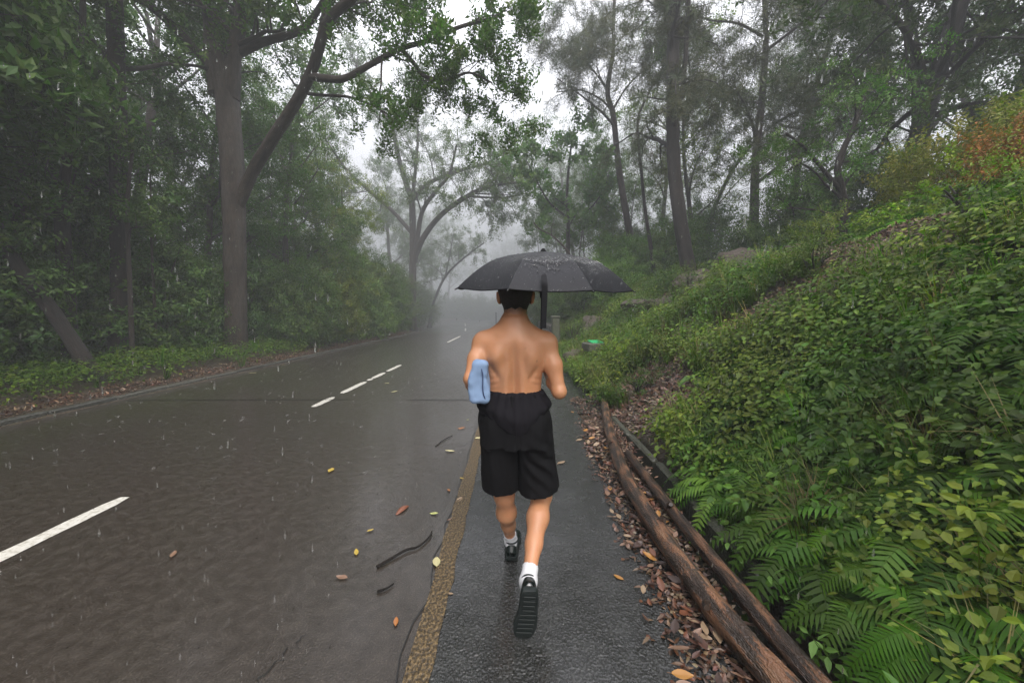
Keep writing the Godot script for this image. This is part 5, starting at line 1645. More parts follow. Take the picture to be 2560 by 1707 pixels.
	gf.each(gf.lo, gf.lo + Vector3.ONE, func(p: Vector3, s: float) -> float:
		var q := p - hc
		var thick := 0.0022 + 0.012 * smoothstep(-0.06, 0.05, q.y) + 0.0016 * nf.get_noise_3dv(p * 260.0)
		var v := s - thick
		# hairline: forehead, round the ears, nape
		var edge := lerpf(-0.068, 0.062, smoothstep(0.045, -0.085, q.z)) + 0.006 * nf.get_noise_3dv(p * 150.0) + 0.012 * gauss(absf(q.x) - 0.02, 0.012)
		v = maxf(v, (edge - q.y) * 0.8)
		var ear := V(absf(q.x) - 0.083, q.y + 0.004, q.z - 0.002) / V(0.02, 0.036, 0.020)
		v = maxf(v, (1.0 - ear.length()) * 0.02)
		return v)
	var hb := Buf.new()
	gf.to_buf(hb, func(p: Vector3) -> Color: return Color(0.012, 0.009, 0.008) * (1.0 + 0.3 * nf.get_noise_3dv(p * 90.0)))
	part("hair", hb.mesh(), M.hair, root)
	# shorts: hips and two loose legs, cut straight at the hems
	var sf := Field.new(V(-0.27, 0.50, -0.27), V(0.29, 1.12, 0.25), 0.0078)
	var hems := [[V(-0.088, 0.93, 0.005), V(-0.068, 0.56, -0.075), 0.098, 0.099], [V(0.092, 0.93, 0.005), V(0.136, 0.555, -0.045), 0.099, 0.103]]
	sf.each(sf.lo, sf.lo + V(0.7, 0.7, 0.7), func(p: Vector3, _old: float) -> float:
		var hipx := (p.x - 0.002) / lerpf(0.178, 0.150, smoothstep(0.95, 1.09, p.y))
		var hipz := (p.z - 0.006) / lerpf(0.135, 0.10, smoothstep(0.95, 1.09, p.y))
		var v := (sqrt(hipx * hipx + hipz * hipz) - 1.0) * 0.125
		v = maxf(v, maxf(0.82 - p.y, p.y - 1.085))
		for e: Array in hems:
			var a: Vector3 = e[0]
			var ab: Vector3 = e[1] - a
			var t := clampf((p - a).dot(ab) / ab.length_squared(), 0.0, 1.3)
			var r := lerpf(e[2], e[3], t)
			var w := (p - a - ab * t)
			w.z *= 0.95
			var dd := w.length() - r
			var k := maxf(0.035 - absf(v - dd), 0.0) / 0.035
			v = minf(v, dd) - k * k * 0.035 * 0.25
		# hanging folds and drag lines
		var ang := atan2(p.x, p.z)
		v += 0.0065 * sin(ang * 13.0 + p.y * 6.0 + 2.0 * nf.get_noise_3dv(p * 9.0)) * smoothstep(0.93, 1.07, p.y)
		v += 0.017 * nz.get_noise_3d(p.x * 60.0, p.y * 22.0, p.z * 60.0)
		v += 0.009 * sin((p.y * 1.0 + p.x * 0.9) * 78.0 + 3.0 * nf.get_noise_3dv(p * 6.0)) * gauss(p.y - 0.73, 0.13) * smoothstep(0.02, 0.1, p.x) * smoothstep(-0.02, 0.08, p.z)
		v += 0.010 * gauss(p.x - 0.02, 0.012) * (1.0 - smoothstep(0.86, 0.93, p.y))
		# hems, cut square and hollow within
		for e: Array in hems:
			var a: Vector3 = e[0]
			var ab: Vector3 = e[1] - a
			var al := ab.normalized()
			var side := -1.0 if e[1].x < 0.0 else 1.0
			if (p.x - 0.03) * side > 0.0:
				var down := (p - a).dot(al) - ab.length()
				v = maxf(v, down)
				var inner := (p - a - al * (p - a).dot(al)).length() - 0.083
				if down > -0.1:
					v = maxf(v, -maxf(inner, -down - 0.1))
		return v)
	var sb := Buf.new()
	sf.to_buf(sb, func(_p: Vector3) -> Color: return Color.WHITE)
	var shorts := part("shorts", sb.mesh(), M.shorts, root)
	# the gathered waist, turned out and hanging over the hips
	var rows := []
	for r in 15:
		var t := r / 14.0
		var row := []
		for q in 96:
			var a := TAU * q / 96.0
			var back := maxf(0.0, cos(a))
			var drop := lerpf(0.105, 0.175, back * gauss(sin(a) - 0.1, 0.75)) + 0.012 * sin(a * 3.0 + 1.0)
			var y := 1.092 - drop * t + 0.004 * nf.get_noise_2d(sin(a) * 9.0, cos(a) * 9.0) * (1.0 - t) + (0.014 * gauss(r - 1.0, 2.0))
			var bulge := sin(PI * minf(t * 1.05, 1.0))
			var rx := 0.143 + 0.034 * smoothstep(0.0, 0.6, t) + 0.014 * bulge
			var rz := 0.096 + 0.040 * smoothstep(0.0, 0.7, t) + 0.012 * bulge
			var w := 0.0055 * sin(a * 19.0 + 3.0 * sin(a * 2.0)) * (1.0 - 0.6 * t) + 0.006 * nf.get_noise_3d(sin(a) * 14.0, t * 6.0, cos(a) * 14.0)
			if r == 0:
				rx -= 0.012
				rz -= 0.010
			row.append(V(sin(a) * (rx + w), y, cos(a) * (rz + w) + 0.004))
		rows.append(row)
	var inner := []
	for row in rows:
		var q := []
		for p in row:
			q.append(V(p.x * 0.965, p.y - 0.002, p.z * 0.955))
		inner.append(q)
	inner.reverse()
	var wb := Buf.new()
	sheet(wb, rows + inner, true)
	smooth_normals(wb)
	var flap_part := part("turned_waistband", wb.mesh(), M.flap, shorts)
	flap_part.set_meta("label", "gathered waistband turned down over the hips")
	# the drawstring end at the back seam
	var db := Buf.new()
	tube(db, spline([V(0.005, 0.955, 0.152), V(0.008, 0.91, 0.160), V(0.004, 0.87, 0.152)], 4), 0.0025, 0.002, 6)
	part("drawstring", db.mesh(), M.flap, shorts)
	# socks and shoes
	for k in 2:
		var knee := KNEE_L if k == 0 else KNEE_R
		var ank := ANKLE_L if k == 0 else ANKLE_R
		var up := (knee - ank).normalized()
		var fr := Transform3D()
		if k == 0:
			var fwd := V(0.03, 0.0, -1.0).normalized()
			fr = Transform3D(Basis(fwd.cross(Vector3.UP).normalized(), Vector3.UP, -fwd), V(-0.018, 0.012, -0.235))
		else:
			var fwd := V(-0.05, -0.972, -0.23).normalized()
			var upv := V(0, 0.23, -0.972).normalized()
			var right := fwd.cross(upv).normalized()
			upv = right.cross(fwd).normalized()
			fr = Transform3D(Basis(right, upv, -fwd), ank - upv * 0.098 - fwd * 0.058)
		var kf := Field.new(ank - Vector3.ONE * 0.17, ank + Vector3.ONE * 0.17, 0.0062)
		kf.bone(ank, ank + up * 0.10, 0.035, 0.0405, 0.02)
		kf.bone(ank, fr * V(0, 0.055, -0.035), 0.036, 0.030, 0.02)
		kf.bone(ank, fr * V(0, 0.05, -0.15), 0.034, 0.028, 0.02)
		kf.each(kf.lo, kf.lo + Vector3.ONE, func(p: Vector3, old: float) -> float:
			var t := (p - ank).dot(up)
			return maxf(old + 0.0012 * sin(t * 420.0) * smoothstep(0.05, 0.07, t) + 0.002 * nf.get_noise_3dv(p * 40.0), t - 0.068))
		var tb := Buf.new()
		kf.to_buf(tb, func(_p: Vector3) -> Color: return Color.WHITE)
		part("sock", tb.mesh(), M.sock, root)
		make_shoe(root, fr, -1.0 if k == 0 else 1.0)

func make_shoe(root: Node3D, fr: Transform3D, side: float) -> void:
	# along, half width, top of the upper, inset
	var sec := [[-0.002, 0.022, 0.055], [0.012, 0.032, 0.085], [0.04, 0.0365, 0.094], [0.075, 0.0375, 0.092], [0.105, 0.038, 0.086], [0.14, 0.041, 0.070], [0.18, 0.0465, 0.056], [0.215, 0.048, 0.048], [0.245, 0.044, 0.042], [0.268, 0.034, 0.034], [0.281, 0.018, 0.026]]
	var rows := []
	for s in sec:
		var row := []
		var bend: float = side * -0.012 * smoothstep(0.1, 0.28, s[0])
		for q in 20:
			var a := PI * q / 19.0
			var c := cos(a)
			var h := pow(sin(a), 0.62)
			var x: float = s[1] * signf(c) * pow(absf(c), 0.75) * (1.0 - 0.12 * h)
			row.append(fr * V(x + bend, 0.022 + (s[2] - 0.022) * h, -s[0]))
		rows.append(row)
	var b := Buf.new()
	sheet(b, rows, false)
	# close heel and toe
	for e in [0, sec.size() - 1]:
		var k := b.v.size()
		var mid := Vector3.ZERO
		for p in rows[e]:
			mid += p
		b.v.append(mid / 20.0); b.c.append(Color.WHITE); b.n.append(Vector3.UP)
		for q in 19:
			if e == 0:
				b.i.append_array([k, e * 20 + q, e * 20 + q + 1])
			else:
				b.i.append_array([k, e * 20 + q + 1, e * 20 + q])
	smooth_normals(b)
	var shoe := part("shoe", b.mesh(), M.shoe, root)
	var o := Buf.new()
	var out := []
	for s in sec:
		out.append(V(s[1] + 0.004 + side * -0.012 * smoothstep(0.1, 0.28, s[0]), 0, -s[0]))
	for j in range(sec.size() - 1, -1, -1):
		var s: Array = sec[j]
		out.append(V(-s[1] - 0.004 + side * -0.012 * smoothstep(0.1, 0.28, s[0]), 0, -s[0]))
	var ring := []
	for y in [0.0, 0.004, 0.022, 0.026]:
		var row := []
		for p in out:
			var inset := 0.95 if y in [0.0, 0.026] else 1.0
			row.append(fr * V(p.x * inset, y, p.z if p.z < -0.01 else p.z + 0.003))
		ring.append(row)
	sheet(o, ring, true)
	var nrow := out.size()
	for e in [0, 3]:
		for j in sec.size() - 1:
			var a: int = e * nrow + j
			var c: int = e * nrow + nrow - 1 - j
			if e == 0:
				o.i.append_array([a, c, c - 1, a, c - 1, a + 1])
			else:
				o.i.append_array([a, c - 1, c, a, a + 1, c - 1])
	smooth_normals(o)
	part("sole", o.mesh(), M.sole, shoe)
	# tread bars across the sole
	for j in 9:
		var z := 0.03 + j * 0.027
		var t := Buf.new()
		var w := 0.052 if z < 0.13 else 0.072
		slab(t, fr * Transform3D(Basis(), V(side * -0.012 * smoothstep(0.1, 0.28, z), -0.002, -z)), V(w, 0.004, 0.015), 0.0015)
		part("tread", t.mesh(), M.sole, shoe)
	# the collar's padded rim and a lace row
	var cb := Buf.new()
	var loop := []
	for q in 25:
		var a := TAU * q / 24.0
		loop.append(fr * V(cos(a) * 0.036, 0.091 - 0.004 * sin(a), -0.062 - sin(a) * 0.047))
	tube(cb, PackedVector3Array(loop), 0.0055, 0.0055, 8, Color.WHITE, 0.0, 0.0, false)
	part("collar", cb.mesh(), M.shoe, shoe)
	for j in 4:
		var lb := Buf.new()
		var z := 0.125 + j * 0.018
		var y := lerpf(0.083, 0.060, j / 3.0)
		tube(lb, PackedVector3Array([fr * V(-0.022, y - 0.006, -z), fr * V(0, y + 0.002, -z - 0.004), fr * V(0.022, y - 0.006, -z)]), 0.0022, 0.0022, 6)
		part("lace", lb.mesh(), M.black_plastic, shoe)

func make_bag() -> void:
	var c := V(-0.158, 1.168, -1.845)
	var root := thing("cloth_bag", "light blue cloth pouch with navy seam clamped under left arm", "bag", c)
	var f := Field.new(V(-0.075, -0.125, -0.165), V(0.075, 0.125, 0.165), 0.0062)
	f.each(f.lo, f.lo + Vector3.ONE, func(p: Vector3, _o: float) -> float:
		var q := p
		q.x -= 0.012 * smoothstep(0.02, 0.11, q.y)
		var half := V(0.044 + 0.006 * (1.0 - absf(q.z) * 5.0) - 0.010 * smoothstep(0.0, 0.12, q.y), 0.103, 0.140)
		var r := 0.024
		var e := q.abs() - half + Vector3.ONE * r
		var v := e.max(Vector3.ZERO).length() + minf(maxf(e.x, maxf(e.y, e.z)), 0.0) - r
		v += 0.016 * nz.get_noise_3dv(p * 60.0) + 0.012 * absf(nf.get_noise_3dv(p * 14.0))
		return v)
	var b := Buf.new()
	f.to_buf(b, func(_p: Vector3) -> Color: return Color.WHITE)
	part("pouch", b.mesh(), M.bag, root)
	var pb := Buf.new()
	var loop := []
	for y in range(-9, 10):
		var t := y / 9.0
		loop.append(V(0.022 - t * 0.012 + 0.004 * sin(t * 4.0), t * 0.098, 0.1435 - 0.024 * pow(absf(t), 5.0)))
	tube(pb, PackedVector3Array(loop), 0.0026, 0.0026, 6)
	part("seam", pb.mesh(), M.piping, root)
	var zb := Buf.new()
	slab(zb, Transform3D(Basis(Vector3.FORWARD, 0.1), V(0.034, -0.082, 0.120)), V(0.012, 0.03, 0.006), 0.002)
	part("zip_pull", zb.mesh(), M.piping, root)

# ------------------------------------------------------------------ umbrella
func make_umbrella() -> void:
	var grip := V(0.160, 1.235, -2.07)
	var root := thing("umbrella", "wet black folding umbrella held over the walking person", "umbrella", grip)
	var tilt := Basis(Vector3.RIGHT, 0.066) * Basis(Vector3.BACK, -0.015)
	var R := 0.475
	var P := [[0.0, 0.198], [0.1, 0.195], [0.25, 0.185], [0.45, 0.167], [0.62, 0.141], [0.75, 0.102], [0.88, 0.054], [1.0, 0.0]]
	var rim := 0.39
	var at := func(rho: float, ang: float, sag: float) -> Vector3:
		var y := rim
		for j in P.size() - 1:
			if rho <= P[j + 1][0]:
				y += lerpf(P[j][1], P[j + 1][1], (rho - P[j][0]) / (P[j + 1][0] - P[j][0]))
				break
		return tilt * V(sin(ang) * rho * R, y - sag, cos(ang) * rho * R)
	var cb := Buf.new()
	var steps := 10
	var canopy: MeshInstance3D
	for g in 8:
		var a0 := TAU * (g - 0.5) / 8.0
		var rows := []
		for r in 15:
			var rho := r / 14.0
			var row := []
			for q in steps + 1:
				var t := float(q) / steps
				var ang := a0 + TAU / 8.0 * t
				# cloth is drawn straight between the ribs and dips a little
				var chord := cos(PI / 8.0) / cos((t - 0.5) * TAU / 8.0)
				var k := lerpf(1.0, chord, pow(rho, 0.7))
				var sag := 0.014 * sin(PI * t) * sin(PI * clampf(rho * 1.0, 0.0, 1.0) * 0.75) + 0.0018 * nf.get_noise_3d(ang * 9.0, rho * 18.0, 4.0)
				var p: Vector3 = at.call(rho, ang, 0.0)
				var ax: Vector3 = tilt * V(0, p.dot(tilt.y), 0)
				row.append(ax + (p - ax) * k - tilt.y * sag)
			rows.append(row)
		var under := []
		for row in rows:
			var u := []
			for p in row:
				u.append(p - tilt.y * 0.0018)
			under.append(u)
		under.reverse()
		var gb := Buf.new()
		sheet(gb, rows + under, false)
		smooth_normals(gb)
		var m := part("canopy_panel", gb.mesh(), M.canopy, root)
		if g == 0:
			canopy = m
		# seam and hem of this panel
		var hb := Buf.new()
		var line := PackedVector3Array()
		for p in rows[14]:
			line.append(p - tilt.y * 0.001)
		tube(hb, line, 0.003, 0.003, 6, Color.WHITE, 0.0, 0.0, false)
		part("hem", hb.mesh(), M.strap, m)
		var rb := Buf.new()
		var pts := PackedVector3Array()
		for r in 16:
			pts.append(at.call(r / 15.0, a0, 0.004) as Vector3)
		pts.append(at.call(1.0, a0, 0.006) as Vector3 + tilt * V(sin(a0), -0.3, cos(a0)) * 0.014)
		tube(rb, pts, 0.0024, 0.0018, 6)
		var rib := part("rib", rb.mesh(), M.black_metal, root)
		var st := Buf.new()
		rod(st, tilt * V(sin(a0) * 0.014, rim - 0.02, cos(a0) * 0.014), at.call(0.55, a0, 0.006), 0.002, 0.002, 6)
		part("stretcher", st.mesh(), M.black_metal, rib)
		var tp := Buf.new()
		rod(tp, pts[15], pts[16], 0.004, 0.0025, 8)
		part("rib_tip", tp.mesh(), M.black_plastic, rib)
	# shaft, runner, top cap, handle
	var sh := Buf.new()
	rod(sh, tilt * V(0, -0.02, 0), tilt * V(0, rim + 0.192, 0), 0.0062, 0.0045, 12)
	part("shaft", sh.mesh(), M.black_metal, root)
	var rn := Buf.new()
	tube(rn, PackedVector3Array([tilt * V(0, rim - 0.05, 0), tilt * V(0, rim - 0.03, 0), tilt * V(0, rim - 0.012, 0)]), 0.012, 0.014, 14)
	part("runner", rn.mesh(), M.black_plastic, root)
	var tc := Buf.new()
	tube(tc, PackedVector3Array([tilt * V(0, rim + 0.193, 0), tilt * V(0, rim + 0.202, 0), tilt * V(0, rim + 0.210, 0), tilt * V(0, rim + 0.215, 0)]), 0.02, 0.006, 16)
	part("top_cap", tc.mesh(), M.black_plastic, root)
	var hd := Buf.new()
	tube(hd, spline([tilt * V(0, -0.055, 0), tilt * V(0, -0.02, 0), tilt * V(0, 0.02, 0), tilt * V(0, 0.055, 0)], 4), 0.0165, 0.0135, 18, Color.WHITE, 0.03)
	part("handle", hd.mesh(), M.black_plastic, root)
	# closing strap hanging from the near rim, with its tab on the cloth
	var edge: Vector3 = at.call(0.93, -0.07, 0.0)
	var srows := []
	for k in 13:
		var t := k / 12.0
		var y := 0.035 - 0.235 * t
		var row := []
		var c := edge + V(0.004 + 0.0015 * sin(t * 5.0), y, 0.010 - 0.012 * smoothstep(0.0, 0.25, t) + 0.002 * sin(t * 4.0))
		if t < 0.2:
			c.z = edge.z - (0.2 - t) * 0.25 + 0.006
		for e in [[-1, 0.001], [1, 0.001], [1, -0.001], [-1, -0.001]]:
			row.append(c + V(e[0] * (0.0125 - 0.002 * t), 0, e[1] + e[0] * 0.003 * sin(t * 3.0)))
		srows.append(row)
	var sb := Buf.new()
	sheet(sb, srows, true)
	smooth_normals(sb)
	part("closing_strap", sb.mesh(), M.strap, canopy)
	# water gathered along hem and ribs, dripping from the right-hand tip
	var drops := []
	var tn := []
	for k in 46:
		var ang := rnd(0, TAU)
		var w := fposmod(ang + TAU / 16.0, TAU / 8.0) - TAU / 16.0
		var p: Vector3 = at.call(cos(PI / 8.0) / cos(w), ang, 0.006) if false else at.call(1.0, ang, 0.0)
		var ax: Vector3 = tilt * V(0, p.dot(tilt.y), 0)
		var q := fposmod(ang / (TAU / 8.0) + 0.5, 1.0)
		p = ax + (p - ax) * (cos(PI / 8.0) / cos((q - 0.5) * TAU / 8.0)) - V(0, 0.006, 0)
		drops.append(Transform3D(Basis().scaled(V(1, 1.3, 1) * rnd(0.5, 1.0)), p)); tn.append(Color.WHITE)
	# rain beaded on the cloth
	for k in 3600:
		var ang := rnd(0, TAU)
		var rho := sqrt(rng.randf()) * 0.99
		var big := 1.0
		if k % 3 == 0:
			# thicker where the gusts strike: the back panel and the right shoulder
			ang = (0.05 if k % 2 else 0.95) + rnd(-0.25, 0.25) + rnd(-0.2, 0.2)
			rho = 0.62 + rnd(-0.12, 0.1) + rnd(-0.1, 0.1)
			big = 1.5
		var q := fposmod(ang / (TAU / 8.0) + 0.5, 1.0)
		var p: Vector3 = at.call(rho, ang, 0.0)
		var ax: Vector3 = tilt * V(0, p.dot(tilt.y), 0)
		p = ax + (p - ax) * lerpf(1.0, cos(PI / 8.0) / cos((q - 0.5) * TAU / 8.0), pow(rho, 0.7)) - tilt.y * 0.014 * sin(PI * q) * sin(PI * rho * 0.75)
		drops.append(Transform3D(Basis().scaled(V(1, 0.75, 1) * big * (0.22 + 1.1 * pow(rng.randf(), 2.5))), p + tilt.y * 0.001)); tn.append(Color.WHITE)
	var tipr: Vector3 = at.call(1.0, TAU * 0.1875, 0.0)
	for k in 9:
		drops.append(Transform3D(Basis().scaled(V(1, 1.8, 1) * rnd(0.5, 1.0)), tipr + V(rnd(-0.006, 0.006), -0.02 - 0.026 * k, rnd(-0.006, 0.006)))); tn.append(Color.WHITE)
	many("water_drops", drop_mesh(), M.water, drops, tn, root)

func drop_mesh() -> Mesh:
	var s := SphereMesh.new()
	s.radius = 0.0032
	s.height = 0.0064
	s.radial_segments = 10
	s.rings = 6
	return s

# ------------------------------------------------------------------ logs, stones, odds and ends
func make_log(label: String, pts: Array, r0: float, r1: float, tint: Color, knots: Array) -> void:
	var base: Vector3 = pts[0]
	var root := thing("log", label, "log", base)
	var b := Buf.new()
	tube(b, spline(pts, 9), r0, r1, 26, tint, 0.42)
	shift(b, base)
	part("trunk", b.mesh(), M.log_bark, root)
	var sp := spline(pts, 9)
	for k in knots:
		var j := int(k[0] * (sp.size() - 2))
		var d := (sp[j + 1] - sp[j]).normalized()
		var o := (d.cross(Vector3.UP) * cos(k[1]) + Vector3.UP * sin(k[1])).normalized()
		var kb := Buf.new()
		var r := lerpf(r0, r1, k[0])
		tube(kb, spline([sp[j] - base + o * r * 0.6, sp[j] - base + o * r * 1.15 + d * 0.01, sp[j] - base + o * (r + k[2]) + d * 0.03], 3), 0.030, 0.014, 9, tint * 0.8, 0.2)
		part("branch_stub", kb.mesh(), M.log_bark, root)

func make_details() -> void:
	make_log("long fallen log beside the footpath, bark flaked to orange wood", [V(1.58, 0.07, -6.3), V(1.36, 0.09, -5.3), V(1.18, 0.09, -4.41), V(1.03, 0.09, -3.5), V(0.96, 0.09, -2.9), V(0.945, 0.09, -2.26), V(0.965, 0.085, -1.77), V(1.0, 0.08, -1.49), V(1.04, 0.08, -1.2), V(1.12, 0.08, -0.7)], 0.050, 0.060, Color(0.8, 0.74, 0.72), [[0.3, 0.9, 0.03], [0.55, 2.2, 0.02], [0.72, 0.5, 0.02]])
	make_log("shorter dark log lying behind the long one, over the drain", [V(1.16, 0.085, -3.6), V(1.155, 0.085, -3.2), V(1.15, 0.08, -2.74), V(1.16, 0.075, -2.2), V(1.17, 0.07, -1.74), V(1.19, 0.06, -1.3), V(1.25, 0.05, -0.8)], 0.034, 0.041, Color(0.6, 0.56, 0.54), [[0.4, 1.2, 0.02]])
	make_log("short broken branch with bare orange end on the lower bank", [V(2.12, 0.42, -4.5), V(2.16, 0.36, -4.1), V(2.06, 0.26, -3.75), V(1.99, 0.22, -3.5)], 0.05, 0.045, Color(1.5, 1.2, 1.0), [])
	make_log("orange brown fallen branch lying on the crest at right edge", [V(8.6, 3.35, -5.2), V(8.0, 3.45, -4.9), V(7.3, 3.38, -4.6), V(6.9, 3.15, -4.4)], 0.09, 0.05, Color(2.2, 1.3, 0.7), [])
	make_log("thin dead branch lying across the litter on the bank", [V(1.75, 0.32, -4.35), V(1.95, 0.42, -4.3), V(2.15, 0.46, -4.35), V(2.4, 0.62, -4.5)], 0.012, 0.007, Color(1.3, 1.25, 1.2), [])
	# short stump-like post on the bank
	make_log("short weathered stake standing in the bank under the crest", [V(6.1, 2.2, -7.3), V(6.12, 2.75, -7.3), V(6.16, 3.15, -7.3)], 0.06, 0.045, Color(0.6, 0.55, 0.5), [])
	# stick, bark scrap and thin twigs on the asphalt
	for s in [["thin dark crooked stick lying on the road left of line", [V(-0.79, 0.012, -2.05), V(-0.73, 0.014, -2.12), V(-0.66, 0.016, -2.2), V(-0.6, 0.014, -2.23), V(-0.55, 0.013, -2.33), V(-0.545, 0.012, -2.4)], 0.010, 0.005, Color(0.5, 0.42, 0.38)],
		["short dark twig crumb on the road below the stick", [V(-0.72, 0.01, -1.86), V(-0.68, 0.012, -1.88), V(-0.65, 0.01, -1.92)], 0.008, 0.004, Color(0.45, 0.42, 0.4)],
		["fine twig on the road lane beside the pale leaf", [V(-0.85, 0.008, -4.0), V(-0.8, 0.01, -4.2), V(-0.72, 0.008, -4.35)], 0.006, 0.004, Color(0.6, 0.5, 0.45)]]:
		var b := Buf.new()
		tube(b, spline(s[1], 4), s[2], s[3], 8, s[4], 0.25)
		tag(part("stick", b.mesh(), M.bark), s[0], "stick")
	var bk := Buf.new()
	var rows := []
	for j in 9:
		var t := j / 8.0
		var row := []
		for q in 7:
			var a := PI * (q / 6.0 - 0.5) * 0.9
			var w := 0.024 * sin(PI * (0.12 + 0.8 * t))
			row.append(V(sin(a) * w, cos(a) * w * 0.8 + 0.006 * sin(t * 4.0), (t - 0.5) * 0.13))
		rows.append(row)
	sheet(bk, rows, false)
	smooth_normals(bk)
	var scrap := part("bark_scrap", bk.mesh(), M.rust_bark)
	scrap.transform = Transform3D(Basis(Vector3.UP, -0.45), V(-0.83, 0.005, -2.68))
	tag(scrap, "curled reddish brown piece of bark on the road", "bark")
	# boulders and the bare rock face behind the man's right shoulder
	var K := [[2.75, 0.72, -12.2, 0.5, 0.5, 0.8, "grey rock face on the bank right of the concrete pillar"], [2.9, 1.1, -12.9, 0.5, 0.35, 0.7, "pale rock slab above the rock face by the pillar"], [3.7, 1.62, -10.6, 0.55, 0.3, 0.5, "rounded grey boulder halfway up the bank past the umbrella's tip"], [5.3, 2.22, -10.2, 0.85, 0.5, 0.7, "flat grey rock at the foot of the dark straight trunk"], [6.6, 2.72, -10.6, 1.1, 0.5, 0.8, "broad flat rock on the crest right of the dark trunk"], [4.6, 1.95, -9.6, 0.4, 0.25, 0.45, "small grey rock on the bank below the dark trunk"], [1.8, 0.25, -9.9, 0.4, 0.35, 0.6, "low dark rock behind the concrete edging"], [4.7, 1.98, -8.9, 0.6, 0.22, 0.5, "flat brownish rock on the bare earth below the dark trunk"], [4.2, 1.68, -9.9, 0.5, 0.24, 0.5, "low broken rock on the bare earth nearest the umbrella"], [5.7, 2.5, -8.8, 0.6, 0.2, 0.5, "flat rock at the top of the bare earth patch"], [7.4, 3.0, -9.6, 0.5, 0.22, 0.5, "grey rock on the crest near the small dark stemmed tree"], [3.35, 1.18, -4.55, 0.22, 0.16, 0.2, "small reddish grey stone among creepers on the right bank"]]
	for k in K:
		var b := Buf.new()
		var rws := []
		var cuts := []
		for j in 14:
			cuts.append([rdir(), rnd(0.62, 0.92)])
		for r in 25:
			var th := PI * r / 24.0
			var row := []
			for q in 36:
				var ph := TAU * q / 36.0
				var d := V(sin(th) * cos(ph), cos(th), sin(th) * sin(ph))
				var w := d * (1.05 + 0.22 * nz.get_noise_3dv(d * 22.0 + V(k[0], k[1], k[2]) * 9.0))
				# broken along planes
				for cut: Array in cuts:
					var over: float = w.dot(cut[0]) - cut[1]
					if over > 0.0:
						w -= cut[0] * over * 0.92
				w *= 1.0 + 0.06 * nf.get_noise_3dv(d * 9.0 + V(k[2], k[0], 0)) + 0.03 * nf.get_noise_3dv(d * 26.0)
				row.append(V(w.x * k[3], w.y * k[4], w.z * k[5]))
			rws.append(row)
		sheet(b, rws, true, Color(0.85, 0.74, 0.64))
		smooth_normals(b)
		var o := part("boulder", b.mesh(), M.stone)
		o.position = V(k[0], k[1], k[2])
		tag(o, k[6], "rock")
	# concrete pillar at the bank's foot
	var pl := thing("concrete_pillar", "weathered concrete pillar standing behind the man's right shoulder", "pillar", V(1.55, 0, -13.2))
	var pb := Buf.new()
	slab(pb, Transform3D(Basis(), V(0, 0.62, 0)), V(0.26, 1.3, 0.28), 0.02, Color(0.6, 0.68, 0.45), 0.01)
	part("post", pb.mesh(), M.concrete, pl)
	var cp := Buf.new()
	slab(cp, Transform3D(Basis(), V(0, 1.31, 0)), V(0.30, 0.07, 0.32), 0.015, Color(0.6, 0.66, 0.45), 0.01)
	part("cap", cp.mesh(), M.concrete, pl)
	var wl := thing("retaining_wall", "low mossy stone wall running back behind the pillar", "wall", V(1.6, 0, -13.4))
	for k in 30:
		for r in 4:
			var wb := Buf.new()
			var g := rnd(0.5, 1.0)
			var l := 0.42
			slab(wb, Transform3D(Basis.from_euler(V(rnd(-0.03, 0.03), rnd(-0.05, 0.05), rnd(-0.03, 0.03))), V(0.05 + rnd(-0.02, 0.02), 0.12 + r * 0.24, -0.3 - k * l - (l / 2 if r % 2 else 0.0))), V(0.28, 0.225, l - 0.025), 0.03, Color(g, g, g * 0.9), 0.02)
			part("stone", wb.mesh(), M.stone, wl)
	# little concrete box with a green lid
	var bx := thing("meter_box", "small concrete pit with bright green lid on the bank", "pit", V(2.03, 0.70, -9.0))
	var bb := Buf.new()
	slab(bb, Transform3D(Basis(Vector3.UP, 0.25), V(0, -0.06, 0)), V(0.52, 0.2, 0.44), 0.02, Color(0.8, 0.82, 0.72), 0.01)
	part("pit_rim", bb.mesh(), M.concrete, bx)
	var lb := Buf.new()
	slab(lb, Transform3D(Basis(Vector3.UP, 0.25) * Basis(Vector3.RIGHT, 0.16), V(0.01, 0.065, 0.0)), V(0.31, 0.022, 0.27), 0.006)
	part("lid", lb.mesh(), M.green_lid, bx)
	# a thin road post past the man's left shoulder
	var rp := thing("marker_post", "thin dark post beside the far road above left shoulder", "post", V(-1.55, 0, -36.0))
	var pp := Buf.new()
	rod(pp, V(0, -0.1, 0), V(0, 1.35, 0), 0.05, 0.05, 10)
	part("post", pp.mesh(), M.black_metal, rp)
	var pc := Buf.new()
	tube(pc, PackedVector3Array([V(0, 1.35, 0), V(0, 1.38, 0), V(0, 1.41, 0)]), 0.065, 0.03, 10)
	part("cap", pc.mesh(), M.black_metal, rp)

